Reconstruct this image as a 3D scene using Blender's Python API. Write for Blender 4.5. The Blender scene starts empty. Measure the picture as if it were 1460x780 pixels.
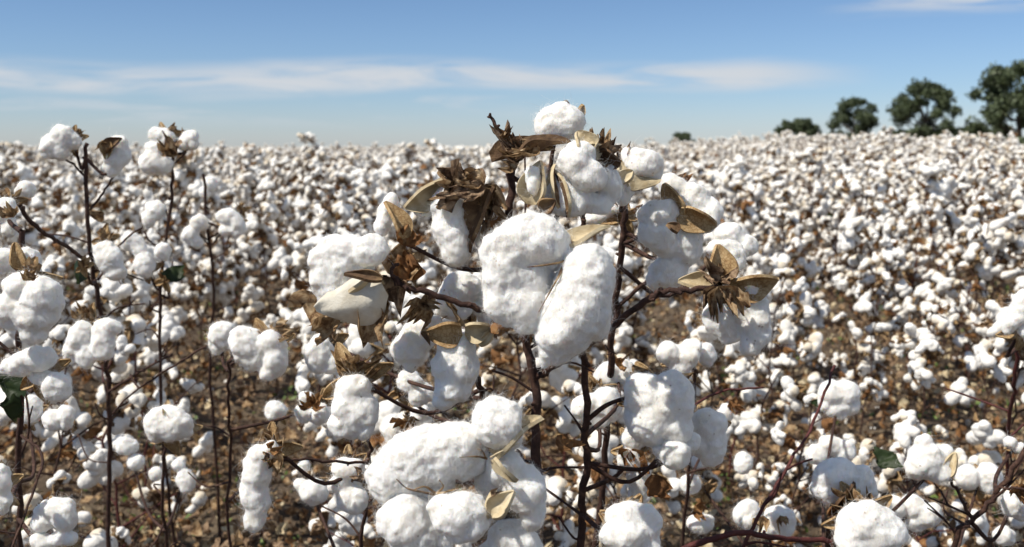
import bpy, bmesh, math, random
import numpy as np
from mathutils import Vector, Matrix, noise as mnoise
rad = math.radians
random.seed(7); RNG = np.random.default_rng(7)
SC = bpy.context.scene
COL = SC.collection

# ------------------------------------------------------------------ camera
CH = 1.10
FPX = 1460 * 35.0 / 36.0
PITCH = math.atan((390 - 208) / FPX)
cam_d = bpy.data.cameras.new('camera'); cam = bpy.data.objects.new('camera', cam_d); COL.objects.link(cam)
cam.location = (0, 0, CH); cam.rotation_euler = (rad(90) - PITCH, 0, 0)
cam_d.lens = 35; cam_d.sensor_width = 36; cam_d.clip_start = 0.05; cam_d.clip_end = 8000
cam_d.dof.use_dof = True; cam_d.dof.focus_distance = 1.02; cam_d.dof.aperture_fstop = 8.5
SC.camera = cam

# ------------------------------------------------------------------ light
SUN_EL = 52.0
SUN_DIR = Vector((-0.80, -0.42, 0)).normalized()      # horizontal direction towards the sun
sd = Vector((SUN_DIR.x * math.cos(rad(SUN_EL)), SUN_DIR.y * math.cos(rad(SUN_EL)), math.sin(rad(SUN_EL))))
sl = bpy.data.lights.new('sun', 'SUN'); sl.energy = 4.6; sl.angle = rad(0.5); sl.color = (1.0, 0.94, 0.84)
so = bpy.data.objects.new('sun', sl); COL.objects.link(so)
so.rotation_euler = (-sd).to_track_quat('-Z', 'Y').to_euler()
SC.view_settings.view_transform = 'Standard'; SC.view_settings.look = 'None'
SC.view_settings.exposure = 0.30; SC.view_settings.gamma = 1.0
SC.cycles.use_denoising = True
SC.cycles.max_bounces = 6; SC.cycles.diffuse_bounces = 3; SC.cycles.transmission_bounces = 3; SC.cycles.transparent_max_bounces = 6
SC.cycles.caustics_reflective = False; SC.cycles.caustics_refractive = False

W = bpy.data.worlds.new('World'); SC.world = W; W.use_nodes = True
nt = W.node_tree; nt.nodes.clear()
def N(tree, typ, **kw):
    n = tree.nodes.new(typ)
    for k, v in kw.items():
        if k == 'inp':
            for a, b in v.items(): n.inputs[a].default_value = b
        else: setattr(n, k, v)
    return n
def mth(tree, op, a, b=None, c=None, clamp=False):
    n = tree.nodes.new('ShaderNodeMath'); n.operation = op; n.use_clamp = clamp
    for i, v in enumerate((a, b, c)):
        if v is None: continue
        if isinstance(v, (int, float)): n.inputs[i].default_value = v
        else: tree.links.new(v, n.inputs[i])
    return n.outputs[0]
def sstep(tree, v, a, b, lo=0.0, hi=1.0):
    n = tree.nodes.new('ShaderNodeMapRange'); n.interpolation_type = 'SMOOTHSTEP'
    tree.links.new(v, n.inputs[0])
    n.inputs[1].default_value = a; n.inputs[2].default_value = b; n.inputs[3].default_value = lo; n.inputs[4].default_value = hi
    return n.outputs[0]
def ramp(t, fac, stops):
    r = t.nodes.new('ShaderNodeValToRGB'); e = r.color_ramp.elements
    while len(e) < len(stops): e.new(0.5)
    for q, (p, c) in zip(e, stops): q.position = p; q.color = (*c, 1)
    t.links.new(fac, r.inputs[0]); return r.outputs[0]
sky = N(nt, 'ShaderNodeTexSky', sky_type='NISHITA', sun_disc=False, sun_elevation=rad(SUN_EL),
        sun_rotation=math.atan2(SUN_DIR.x, SUN_DIR.y), altitude=200.0, air_density=1.0, dust_density=0.25, ozone_density=3.5)
tc = N(nt, 'ShaderNodeTexCoord'); sp = N(nt, 'ShaderNodeSeparateXYZ'); nt.links.new(tc.outputs['Generated'], sp.inputs[0])
hyp = mth(nt, 'SQRT', mth(nt, 'ADD', mth(nt, 'MULTIPLY', sp.outputs[0], sp.outputs[0]), mth(nt, 'MULTIPLY', sp.outputs[1], sp.outputs[1])))
az = mth(nt, 'ARCTAN2', sp.outputs[0], sp.outputs[1])
el = mth(nt, 'DIVIDE', sp.outputs[2], mth(nt, 'MAXIMUM', hyp, 0.001))
cmb = N(nt, 'ShaderNodeCombineXYZ'); nt.links.new(mth(nt, 'MULTIPLY', az, 6.0), cmb.inputs[0]); nt.links.new(mth(nt, 'MULTIPLY', el, 44.0), cmb.inputs[1])
nz = N(nt, 'ShaderNodeTexNoise', inp={'Scale': 1.0, 'Detail': 7.0, 'Roughness': 0.58, 'Distortion': 0.5}); nt.links.new(cmb.outputs[0], nz.inputs['Vector'])
cmb2 = N(nt, 'ShaderNodeCombineXYZ'); nt.links.new(mth(nt, 'MULTIPLY', az, 2.6), cmb2.inputs[0]); nt.links.new(mth(nt, 'MULTIPLY', el, 9.0), cmb2.inputs[1])
nz2 = N(nt, 'ShaderNodeTexNoise', inp={'Scale': 1.0, 'Detail': 3.0, 'Roughness': 0.5}); nt.links.new(cmb2.outputs[0], nz2.inputs['Vector'])
wob = mth(nt, 'MULTIPLY', mth(nt, 'SUBTRACT', nz2.outputs[0], 0.5), 0.05)
e2 = mth(nt, 'ADD', el, wob)
band = mth(nt, 'MULTIPLY', sstep(nt, e2, 0.046, 0.060), sstep(nt, e2, 0.068, 0.088, 1.0, 0.0))
band = mth(nt, 'MULTIPLY', band, sstep(nt, az, 0.22, 0.36, 1.0, 0.0))
band = mth(nt, 'MULTIPLY', band, sstep(nt, nz.outputs[0], 0.34, 0.60, 0.0, 1.0))
low = mth(nt, 'MULTIPLY', mth(nt, 'MULTIPLY', sstep(nt, e2, 0.015, 0.035), sstep(nt, e2, 0.04, 0.055, 1.0, 0.0)), sstep(nt, nz.outputs[0], 0.48, 0.66, 0.0, 0.45))
low = mth(nt, 'MULTIPLY', low, sstep(nt, az, 0.05, 0.2, 1.0, 0.0))
corner = mth(nt, 'MULTIPLY', mth(nt, 'MULTIPLY', sstep(nt, e2, 0.114, 0.126), sstep(nt, az, 0.28, 0.42)), sstep(nt, nz.outputs[0], 0.40, 0.58))
high = mth(nt, 'MULTIPLY', sstep(nt, el, 0.20, 0.5), sstep(nt, nz2.outputs[0], 0.5, 0.8, 0.0, 0.35))
cf = mth(nt, 'MULTIPLY', mth(nt, 'MAXIMUM', mth(nt, 'MAXIMUM', band, low), mth(nt, 'MAXIMUM', corner, high)), 0.92)
mx = N(nt, 'ShaderNodeMix', data_type='RGBA'); nt.links.new(cf, mx.inputs[0]); nt.links.new(sky.outputs[0], mx.inputs[6]); mx.inputs[7].default_value = (6.6, 6.9, 7.3, 1)
tint = N(nt, 'ShaderNodeMix', data_type='RGBA', blend_type='MULTIPLY'); tint.inputs[0].default_value = 1.0
tcol = ramp(nt, el, [(0.0, (0.86, 0.95, 1.24)), (0.05, (0.77, 0.90, 1.16)), (0.14, (0.74, 0.85, 1.04)), (0.4, (1, 1, 1))])
nt.links.new(sky.outputs[0], tint.inputs[6]); nt.links.new(tcol, tint.inputs[7]); nt.links.new(tint.outputs[2], mx.inputs[6])
bg = N(nt, 'ShaderNodeBackground', inp={'Strength': 0.080}); nt.links.new(mx.outputs[2], bg.inputs[0])
wo = N(nt, 'ShaderNodeOutputWorld'); nt.links.new(bg.outputs[0], wo.inputs[0])

# ------------------------------------------------------------------ geometry helpers
FW = Vector((0, math.cos(PITCH), -math.sin(PITCH))); UP = Vector((0, math.sin(PITCH), math.cos(PITCH))); RT = Vector((1, 0, 0))
def P(px, py, d): return Vector((0, 0, CH)) + d * (FW + RT * ((px - 730) / FPX) + UP * ((390 - py) / FPX))
def cvec(v): return (RT * v[0] + UP * v[1] - FW * v[2])          # (right, up, towards the viewer) -> world

class MB:                                                           # numpy mesh builder with material slots
    def __init__(s): s.v = []; s.f = []; s.m = []; s.n = 0
    def add(s, verts, faces, mat=0):
        verts = np.asarray(verts, dtype=np.float64).reshape(-1, 3)
        faces = np.asarray(faces, dtype=np.int64)
        if len(faces) == 0: return
        s.v.append(verts); s.f.append(faces + s.n)
        s.m.append(np.full(len(faces), mat, dtype=np.int64) if np.isscalar(mat) else np.asarray(mat)); s.n += len(verts)
    def merge(s, o, M=None, mmap=None):
        for v, f, m in zip(o.v, [f for f in o.f], o.m): pass
        V = np.concatenate(o.v)
        if M is not None:
            A = np.array(M); V = V @ A[:3, :3].T + A[:3, 3]
        base = s.n; s.v.append(V); s.n += len(V)
        for f, m in zip(o.f, o.m):
            s.f.append(f + base); s.m.append(m if mmap is None else np.array(mmap)[m])
    def mesh(s, name, mats, off=(0, 0, 0), smooth=True):
        V = np.concatenate(s.v) - np.array(off); me = bpy.data.meshes.new(name)
        me.vertices.add(len(V)); me.vertices.foreach_set('co', V.ravel())
        lv = np.concatenate([f.ravel() for f in s.f]); cnt = np.concatenate([np.full(len(f), f.shape[1]) for f in s.f])
        me.loops.add(len(lv)); me.loops.foreach_set('vertex_index', lv)
        me.polygons.add(len(cnt)); st = np.concatenate([[0], np.cumsum(cnt)[:-1]])
        me.polygons.foreach_set('loop_start', st); me.polygons.foreach_set('material_index', np.concatenate(s.m))
        me.polygons.foreach_set('use_smooth', np.full(len(cnt), smooth))
        for m in mats: me.materials.append(m)
        me.update(calc_edges=True); me.validate()
        return me
def grid_faces(nu, nv, base=0):
    i, j = np.meshgrid(np.arange(nu - 1), np.arange(nv - 1), indexing='ij'); a = (i * nv + j).ravel() + base
    return np.stack([a, a + 1, a + nv + 1, a + nv], 1)
def nrm(v): return v / max(np.linalg.norm(v), 1e-9)
def spline(pts, sub=5):
    p = [np.array(q, float) for q in pts]
    if len(p) < 3: 
        return [p[0] + (p[-1] - p[0]) * t for t in np.linspace(0, 1, sub + 1)]
    p = [2 * p[0] - p[1]] + p + [2 * p[-1] - p[-2]]; out = []
    for i in range(1, len(p) - 2):
        for k in range(sub):
            t = k / sub
            out.append(0.5 * ((2 * p[i]) + (-p[i-1] + p[i+1]) * t + (2*p[i-1] - 5*p[i] + 4*p[i+1] - p[i+2]) * t*t + (-p[i-1] + 3*p[i] - 3*p[i+1] + p[i+2]) * t**3))
    out.append(p[-2]); return out
def tube(mb, pts, r0, r1, seg=7, mat=0, knots=0.0, rng=RNG):
    pts = np.array([np.array(p) for p in pts]); n = len(pts); T = np.gradient(pts, axis=0)
    ref = np.array([0.31, 0.92, 0.23]); V = []
    for i in range(n):
        t = nrm(T[i]); u = nrm(np.cross(t, ref)); w = np.cross(t, u)
        r = r0 + (r1 - r0) * i / max(n - 1, 1)
        if knots: r *= 1 + knots * rng.uniform(-0.5, 1.0)
        a = np.linspace(0, 2 * math.pi, seg, endpoint=False)
        V.append(pts[i] + r * (np.cos(a)[:, None] * u + np.sin(a)[:, None] * w))
    V = np.concatenate(V); F = []
    for i in range(n - 1):
        for k in range(seg): F.append((i*seg + k, i*seg + (k+1) % seg, (i+1)*seg + (k+1) % seg, (i+1)*seg + k))
    mb.add(V, F, mat)
    mb.add(np.vstack([V[-seg:], pts[-1] + nrm(T[-1]) * r1 * 0.6]), [(k, (k+1) % seg, seg) for k in range(seg)], mat)
def carpel(mb, base, tip, width, n, cup=0.80, bend=0.15, nu=13, nv=9, mi=0, mo=1, rng=RNG, th=0.0011):
    """a dried woody boll valve: boat shape, tan inside (mi), brown outside (mo)"""
    base = np.array(base, float); tip = np.array(tip, float); L = np.linalg.norm(tip - base); x = nrm(tip - base)
    n = np.array(n, float); n = nrm(n - x * np.dot(n, x)); y = np.cross(n, x)
    s = np.linspace(0, 1, nu)[:, None]; t = np.linspace(-1, 1, nv)[None, :]
    w = width / 2 * (np.sin(math.pi * np.clip(s, 0.03, 1) ** 0.72) ** 0.75 * (1 - 0.25 * s) + 0.02)
    ph = rng.uniform(0, 6, 4)
    wav = 0.05 * width * np.sin(7 * s + ph[0]) * t + 0.03 * width * np.sin(11 * s + 3 * t + ph[1])
    h = cup * w * (np.abs(t) ** 1.8) * 1.25 + 0.05 * width * np.exp(-(t / 0.14) ** 2) * np.sin(math.pi * s) - bend * L * (s ** 2.2) + bend * L * 0.6 * s + wav * 0.7
    yy = w * (np.sign(t) * np.abs(t) ** 0.85) * (1 + 0.1 * np.sin(5 * s + ph[2]))
    inner = base + x * (L * s)[..., None] + y * yy[..., None] + n * h[..., None]
    tt = th * (0.5 + 0.9 * np.abs(t)) + 0 * s
    outer = inner - n * tt[..., None] * 1.3 - y * (-np.sign(t) * tt * 0.9)[..., None]
    V = np.concatenate([inner.reshape(-1, 3), outer.reshape(-1, 3)]); G = grid_faces(nu, nv); M = nu * nv
    mb.add(V, np.concatenate([G[:, ::-1], G + M]), np.concatenate([np.full(len(G), mi), np.full(len(G), mo)]))
    R = []
    for i in range(nu - 1):
        for j in (0, nv - 1): a = i * nv + j; b = a + nv; R.append((a, b, b + M, a + M))
    for j in range(nv - 1): R.append(((nu-1)*nv + j, (nu-1)*nv + j + 1, (nu-1)*nv + j + 1 + M, (nu-1)*nv + j + M))
    mb.add(V, R, mi)
def bract(mb, base, tip, width, n, teeth=6, mat=0, curl=0.25, wr=0.08, rng=RNG, nu=10, spread=1.0, cut=0.5):
    """dry papery bract, split into pointed teeth and crumpled"""
    base = np.array(base, float); tip = np.array(tip, float); L = np.linalg.norm(tip - base); x = nrm(tip - base)
    n = np.array(n, float); n = nrm(n - x * np.dot(n, x)); y = np.cross(n, x)
    nv = teeth * 6 + 1
    s = np.linspace(0, 1, nu)[:, None]; t = np.linspace(-1, 1, nv)[None, :]
    tooth = np.abs(((t + 1) / 2 * teeth) % 1 - 0.5) * 2                    # 1 at valleys
    amp = rng.uniform(0.55, 1.12, teeth + 1)[np.minimum(((t + 1) / 2 * teeth).astype(int), teeth)]
    ln = (1 - cut * tooth) * (1 - 0.38 * t ** 2) * amp
    sw = np.where(s < 0.3, 0.25 + 0.75 * np.sin(np.clip(s / 0.3, 0, 1) * math.pi / 2), 1.0)
    th = t * 0.5 * math.pi * 0.42 * spread
    ph = rng.uniform(0, 6, 6)
    X = L * s * ln * np.cos(th * 0.8); Y = width / 2 * t * sw * (1 + 0.12 * s * spread * 2) * (0.65 + 0.35 * ln)
    H = curl * L * (s ** 2) * (1 + 0.6 * np.sin(4 * t + ph[4])) + wr * L * (np.sin(9 * t + 4 * s + ph[0]) * s + 0.6 * np.sin(15 * t - 7 * s + ph[1]) * s) + 0.35 * width * t ** 2 + 0.022 * width * np.sin(t * 34 + 3 * np.sin(3 * s + ph[3])) * np.sin(np.clip(s, 0, 1) * 3.1) + wr * L * np.sin(12 * s + 5 * t + ph[2]) * 0.6
    ti = np.minimum(((t + 1) / 2 * teeth).astype(int), teeth - 1)
    H = H + rng.normal(size=teeth)[ti] * 0.16 * L * s ** 3; Y = Y + rng.normal(size=teeth)[ti] * 0.10 * L * s ** 2.5
    X = X * (1 - 0.18 * np.abs(rng.normal(size=teeth))[ti] * s ** 3)
    V = base + x * X[..., None] + y * Y[..., None] + n * H[..., None]
    mb.add(V.reshape(-1, 3), grid_faces(nu, nv), mat)
def dry_leaf(mb, base, direc, size, mat=0, rng=RNG, curl=1.0, nu=8, nv=7):
    """crumpled dead (or living, with little curl) leaf"""
    base = np.array(base, float); x = nrm(np.array(direc, float)); r = rng.normal(size=3); n = nrm(np.cross(x, r)); y = np.cross(n, x)
    s = np.linspace(0, 1, nu)[:, None]; t = np.linspace(-1, 1, nv)[None, :]; ph = rng.uniform(0, 6, 5)
    w = size * 0.48 * (1 + 0.16 * np.sin(23 * s + ph[3]) * t ** 4) * np.sin(math.pi * (s * 0.94 + 0.03) ** 0.7) * (1 + 0.25 * np.sin(9 * s + ph[0]) * np.abs(t))
    bendv = curl * 2.2 * s + 0.2
    X = size * np.sin(bendv) / max(1.0, curl * 1.7); H = size * 0.45 * curl * (1 - np.cos(bendv)) * 0.5 + curl * 0.55 * w * t ** 2 * 1.2 + curl * 0.10 * size * np.sin(7 * s + 6 * t + ph[1]) + curl * 0.07 * size * np.sin(13 * t + 5 * s + ph[2])
    Yv = w * np.sin(t * (0.7 + 0.5 * curl)) / math.sin(0.7 + 0.5 * curl)
    V = base + x * (X + 0 * t)[..., None] + y * Yv[..., None] + n * H[..., None]
    mb.add(V.reshape(-1, 3), grid_faces(nu, nv), mat)

_ico = {}
def ico(sub):
    if sub not in _ico:
        bm = bmesh.new(); bmesh.ops.create_icosphere(bm, subdivisions=sub, radius=1.0); bm.verts.ensure_lookup_table()
        _ico[sub] = (np.array([v.co[:] for v in bm.verts]), np.array([[v.index for v in f.verts] for f in bm.faces])); bm.free()
    return _ico[sub]
_tex = {}
def cloudtex(sz, depth=2):
    k = (sz, depth)
    if k not in _tex:
        t = bpy.data.textures.new('fluff', 'CLOUDS'); t.noise_scale = sz; t.noise_depth = depth; _tex[k] = t
    return _tex[k]
def fluff(blobs, voxel, amp=(0.006, 0.0022), smooth=3, seed=0):
    """union of ellipsoids [(centre, 3x3 axes scaled)] -> one lumpy tuft; returns verts, faces"""
    mb = MB(); V, F = ico(3)
    for c, A in blobs: mb.add(V @ np.array(A).T + np.array(c), F)
    off = np.array([seed * 1.37, seed * 0.71, seed * 0.39])
    me = mb.mesh('tmp', [], off=-off); ob = bpy.data.objects.new('tmp', me); COL.objects.link(ob)
    m = ob.modifiers.new('r', 'REMESH'); m.mode = 'VOXEL'; m.voxel_size = voxel; m.adaptivity = 0.0
    m = ob.modifiers.new('s', 'SMOOTH'); m.factor = 0.6; m.iterations = smooth
    for a, sz in ((amp[0], 0.026), (amp[1], 0.009)):
        m = ob.modifiers.new('d', 'DISPLACE'); m.texture = cloudtex(sz); m.texture_coords = 'LOCAL'; m.strength = a * 2; m.mid_level = 0.5
    m = ob.modifiers.new('s', 'SMOOTH'); m.factor = 0.5; m.iterations = 2
    dg = bpy.context.evaluated_depsgraph_get(); ev = ob.evaluated_get(dg); em = ev.to_mesh()
    V = np.empty(len(em.vertices) * 3); em.vertices.foreach_get('co', V); V = V.reshape(-1, 3) - off
    lt = np.empty(len(em.polygons), dtype=np.int64); em.polygons.foreach_get('loop_total', lt)
    lv = np.empty(len(em.loops), dtype=np.int64); em.loops.foreach_get('vertex_index', lv)
    ev.to_mesh_clear(); bpy.data.objects.remove(ob); bpy.data.meshes.remove(me)
    if (lt == 4).all(): Fs = [lv.reshape(-1, 4)]
    else:
        st = np.concatenate([[0], np.cumsum(lt)[:-1]]); Fs = []
        for k in (3, 4):
            q = st[lt == k]
            if len(q): Fs.append(lv[q[:, None] + np.arange(k)])
    return V, Fs
def fuzz(mb, V, Fs, per_cm2, ln=0.009, wd=0.00010, mat=0, rng=RNG, rise=0.10):
    """thin loose fibres lying on and lifting off the tuft"""
    F = Fs[0][:, :3]; a, b, c = V[F[:, 0]], V[F[:, 1]], V[F[:, 2]]; nn = np.cross(b - a, c - a); ar = np.linalg.norm(nn, axis=1) + 1e-12
    nt_ = int(ar.sum() * 1e4 * per_cm2)
    if nt_ < 1: return
    i = rng.choice(len(F), nt_, p=ar / ar.sum()); n = nn[i] / ar[i][:, None]; p = a[i] + (c[i] - a[i]) * 0.3
    t = np.cross(n, rng.normal(size=(nt_, 3))); t /= np.linalg.norm(t, axis=1)[:, None] + 1e-9; b2 = np.cross(n, t)
    L = ln * rng.uniform(0.4, 1.5, nt_)[:, None]; rs = rise * rng.uniform(0, 1, nt_)[:, None] ** 1.5; cv = rng.uniform(-0.8, 0.8, nt_)[:, None]; K = 5
    rows = []
    for k in range(K):
        s = k / (K - 1); q = p + t * L * s + b2 * L * cv * s * s + n * (L * rs * 0.7 * math.sin(s * 2.3) - 0.0003 + 0.0012 * s)
        wv = b2 * wd * (1 - 0.6 * s) + n * wd * 0.3
        rows.append(q - wv); rows.append(q + wv)
    R = np.stack(rows, 1); base = np.arange(nt_)[:, None] * 2 * K
    fs = np.concatenate([base + np.array([2*k, 2*k+1, 2*k+3, 2*k+2]) for k in range(K - 1)])
    mb.add(R.reshape(-1, 3), fs, mat)

def empty(name, loc, label=None, cat=None, group=None, kind=None, parent=None):
    o = bpy.data.objects.new(name, None); o.empty_display_size = 0.1; COL.objects.link(o); o.location = loc
    if parent: o.parent = parent
    tag(o, label, cat, group, kind); return o
def tag(o, label=None, cat=None, group=None, kind=None):
    if label: o['label'] = label
    if cat: o['category'] = cat
    if group: o['group'] = group
    if kind: o['kind'] = kind
def mobj(name, me, parent=None, loc=(0, 0, 0)):
    o = bpy.data.objects.new(name, me); COL.objects.link(o); o.location = loc
    if parent: o.parent = parent
    return o

# ------------------------------------------------------------------ materials
def mat(name): 
    m = bpy.data.materials.new(name); m.use_nodes = True; t = m.node_tree; return m, t, t.nodes['Principled BSDF']
def tnoise(t, scale, detail=4, rough=0.6, dist=0.0, vec=None):
    n = N(t, 'ShaderNodeTexNoise', inp={'Scale': scale, 'Detail': detail, 'Roughness': rough, 'Distortion': dist})
    if vec is None:
        c = t.nodes.new('ShaderNodeTexCoord'); vec = c.outputs['Object']
    t.links.new(vec, n.inputs['Vector']); return n.outputs[0]
def bump(t, h, b, strength, dist):
    n = N(t, 'ShaderNodeBump', inp={'Strength': strength, 'Distance': dist}); t.links.new(h, n.inputs['Height']); t.links.new(n.outputs[0], b.inputs['Normal'])
def cotton_mat(name, sss, fine):
    m, t, b = mat(name)
    c = ramp(t, tnoise(t, 28, 4, 0.6), [(0.25, (0.74, 0.69, 0.60)), (0.45, (0.85, 0.83, 0.785)), (0.75, (0.88, 0.87, 0.84))])
    if fine:
        v = N(t, 'ShaderNodeTexVoronoi', inp={'Scale': 130.0}); c0 = t.nodes.new('ShaderNodeTexCoord'); t.links.new(c0.outputs['Object'], v.inputs['Vector'])
        sel = mth(t, 'MULTIPLY', sstep(t, v.outputs['Distance'], 0.10, 0.2, 1.0, 0.0), sstep(t, tnoise(t, 60, 2), 0.55, 0.62))
        mxx = N(t, 'ShaderNodeMix', data_type='RGBA'); t.links.new(mth(t, 'MULTIPLY', sel, 0.6), mxx.inputs[0]); t.links.new(c, mxx.inputs[6]); mxx.inputs[7].default_value = (0.28, 0.18, 0.10, 1); c = mxx.outputs[2]
        def fib(rx, ry, sc, ds):
            mp = N(t, 'ShaderNodeMapping'); mp.inputs['Rotation'].default_value = (rx, ry, 0.4); mp.inputs['Scale'].default_value = (1, 1, 0.13); t.links.new(c0.outputs['Object'], mp.inputs[0])
            return tnoise(t, sc, 4, 0.6, ds, mp.outputs[0])
        h = mth(t, 'ADD', mth(t, 'ADD', fib(0.3, 0.2, 330, 2.2), fib(1.2, 0.7, 260, 2.6)), mth(t, 'MULTIPLY', tnoise(t, 75, 4, 0.55, 0.8), 0.6))
        bump(t, h, b, 0.65, 0.0013)
    if not sss:                                                       # dusty, stained and clean bolls side by side
        oi = t.nodes.new('ShaderNodeObjectInfo'); dn = tnoise(t, 11, 2, 0.5)
        mq = N(t, 'ShaderNodeMix', data_type='RGBA', blend_type='MULTIPLY'); t.links.new(mth(t, 'ADD', sstep(t, dn, 0.50, 0.64, 0.0, 0.95), mth(t, 'MULTIPLY', oi.outputs['Random'], 0.25), clamp=True), mq.inputs[0]); t.links.new(c, mq.inputs[6]); mq.inputs[7].default_value = (0.80, 0.72, 0.60, 1); c = mq.outputs[2]
    t.links.new(c, b.inputs['Base Color']); b.inputs['Roughness'].default_value = 1.0; b.inputs['Specular IOR Level'].default_value = 0.05
    b.inputs['Sheen Weight'].default_value = 0.25 if fine else 0.0; b.inputs['Sheen Roughness'].default_value = 0.6
    if sss:
        b.inputs['Subsurface Weight'].default_value = sss; b.inputs['Subsurface Radius'].default_value = (1.0, 0.82, 0.6); b.inputs['Subsurface Scale'].default_value = 0.009
    return m
M_COT = cotton_mat('cotton_fluff', 0.7, True)
M_FIB, t_, b_f = mat('cotton_fibre')
b_f.inputs['Base Color'].default_value = (0.92, 0.905, 0.87, 1); b_f.inputs['Roughness'].default_value = 1.0; b_f.inputs['Specular IOR Level'].default_value = 0.0
tr_ = t_.nodes.new('ShaderNodeBsdfTranslucent'); tr_.inputs[0].default_value = (0.95, 0.935, 0.90, 1); ms_ = t_.nodes.new('ShaderNodeMixShader'); ms_.inputs[0].default_value = 0.5
t_.links.new(b_f.outputs[0], ms_.inputs[1]); t_.links.new(tr_.outputs[0], ms_.inputs[2]); t_.links.new(ms_.outputs[0], t_.nodes['Material Output'].inputs[0])
M_COT2 = cotton_mat('cotton_fluff_field', 0.0, True)
M_COT3 = cotton_mat('cotton_far', 0.0, False)
def dry_mat(name, stops, sc=60, trans=0.25, bs=0.6, rough=0.8, veins=False):
    m, t, b = mat(name)
    if veins:
        c0 = t.nodes.new('ShaderNodeTexCoord'); v = N(t, 'ShaderNodeTexVoronoi', feature='DISTANCE_TO_EDGE', inp={'Scale': 260.0}); t.links.new(c0.outputs['Object'], v.inputs['Vector'])
        f = mth(t, 'ADD', mth(t, 'MULTIPLY', tnoise(t, sc, 5, 0.65), 0.8), sstep(t, v.outputs['Distance'], 0.0, 0.12, 0.0, 0.15)); h = f
    else: f = tnoise(t, sc, 5, 0.65, 0.6); h = tnoise(t, sc * 5, 4, 0.6, 1.0)
    c = ramp(t, f, stops); t.links.new(c, b.inputs['Base Color']); b.inputs['Roughness'].default_value = rough; b.inputs['Specular IOR Level'].default_value = 0.3
    bump(t, h, b, bs, 0.0015)
    if trans:
        tr = t.nodes.new('ShaderNodeBsdfTranslucent'); t.links.new(c, tr.inputs[0]); ms = t.nodes.new('ShaderNodeMixShader'); ms.inputs[0].default_value = trans
        t.links.new(b.outputs[0], ms.inputs[1]); t.links.new(tr.outputs[0], ms.inputs[2]); t.links.new(ms.outputs[0], t.nodes['Material Output'].inputs[0])
    return m
M_CIN = dry_mat('valve_inside', [(0.3, (0.16, 0.085, 0.035)), (0.5, (0.36, 0.235, 0.11)), (0.7, (0.55, 0.42, 0.24))], 70, 0.1, veins=True)
M_CRIM = dry_mat('valve_cream', [(0.3, (0.45, 0.34, 0.19)), (0.55, (0.62, 0.52, 0.34)), (0.8, (0.70, 0.62, 0.46))], 60, 0.15)
M_WHITE = dry_mat('valve_white', [(0.3, (0.60, 0.53, 0.40)), (0.55, (0.74, 0.70, 0.60)), (0.8, (0.80, 0.78, 0.70))], 40, 0.2)
M_COUT = dry_mat('valve_outside', [(0.3, (0.045, 0.024, 0.014)), (0.5, (0.13, 0.075, 0.038)), (0.72, (0.30, 0.20, 0.10))], 45, 0.0, 0.9)
M_BR = dry_mat('bract_brown', [(0.32, (0.07, 0.036, 0.018)), (0.44, (0.26, 0.155, 0.075)), (0.54, (0.42, 0.29, 0.16)), (0.68, (0.60, 0.46, 0.29))], 95, 0.25, 0.9)
M_BRD = dry_mat('bract_dark', [(0.3, (0.030, 0.016, 0.010)), (0.45, (0.15, 0.09, 0.052)), (0.57, (0.36, 0.25, 0.155))], 110, 0.12, 0.9)
M_LEAF = dry_mat('dead_leaf', [(0.3, (0.10, 0.045, 0.018)), (0.5, (0.27, 0.13, 0.05)), (0.7, (0.42, 0.25, 0.11))], 35, 0.3, 0.8)
M_GRN = dry_mat('green_leaf', [(0.3, (0.012, 0.022, 0.008)), (0.6, (0.032, 0.052, 0.016)), (0.8, (0.09, 0.10, 0.03))], 30, 0.3, 0.5, 0.5)
M_STEM = dry_mat('stem_bark', [(0.3, (0.022, 0.011, 0.009)), (0.55, (0.065, 0.032, 0.023)), (0.75, (0.15, 0.085, 0.055))], 90, 0.0, 1.0)
M_RED = dry_mat('stem_red', [(0.3, (0.035, 0.010, 0.010)), (0.6, (0.10, 0.026, 0.022)), (0.8, (0.19, 0.07, 0.05))], 90, 0.0, 0.8, 0.6)
BUR = [M_CIN, M_COUT, M_BR, M_STEM, M_CRIM, M_BRD, M_LEAF, M_GRN, M_WHITE]   # slots 0..8

# ------------------------------------------------------------------ terrain
def gz(x, y):
    x = np.asarray(x, float); y = np.asarray(y, float); r = np.sqrt(x * x + y * y)
    hill = 0.46 * np.exp(-((x - 8.9) / 3.9) ** 2 - ((y - 30) / 15.0) ** 2)
    return hill - 0.012 * np.maximum(r - 70, 0) * np.clip((r - 70) / 60, 0, 1) - 0.0 * r
def gzf(x, y): return float(gz(x, y))
ROW_A = rad(9.0)                                                     # crop rows run away from the viewer, slightly to the right
def rowcoord(x, y): return x * math.cos(ROW_A) - y * math.sin(ROW_A), x * math.sin(ROW_A) + y * math.cos(ROW_A)
ROWS = 0.97
def gdetail(x, y):
    u, v = rowcoord(x, y); return 0.035 * np.cos(2 * math.pi * u / ROWS)
mb = MB()
xs = np.concatenate([-np.geomspace(4000, 10, 26)[:-1], np.linspace(-10, 10, 180), np.geomspace(10, 4000, 26)[1:]])
ys = np.concatenate([-np.geomspace(3000, 1, 10)[:-1], np.linspace(-1, 14, 150), np.geomspace(14, 5000, 36)[1:]])
X, Y = np.meshgrid(xs, ys, indexing='ij'); Z = gz(X, Y)
near = (np.abs(X) <= 10.01) & (Y > -1.01) & (Y < 14.01)
D = np.zeros_like(Z)
for i, j in zip(*np.where(near)):
    D[i, j] = 0.035 * mnoise.fractal(Vector((X[i, j] * 5, Y[i, j] * 5, 0)), 0.9, 2.1, 4)
Z = Z + D + np.where(near, gdetail(X, Y), 0)
mb.add(np.stack([X, Y, Z], -1).reshape(-1, 3), grid_faces(len(xs), len(ys))[:, ::-1])
m, t, b = mat('dry_soil')
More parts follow.
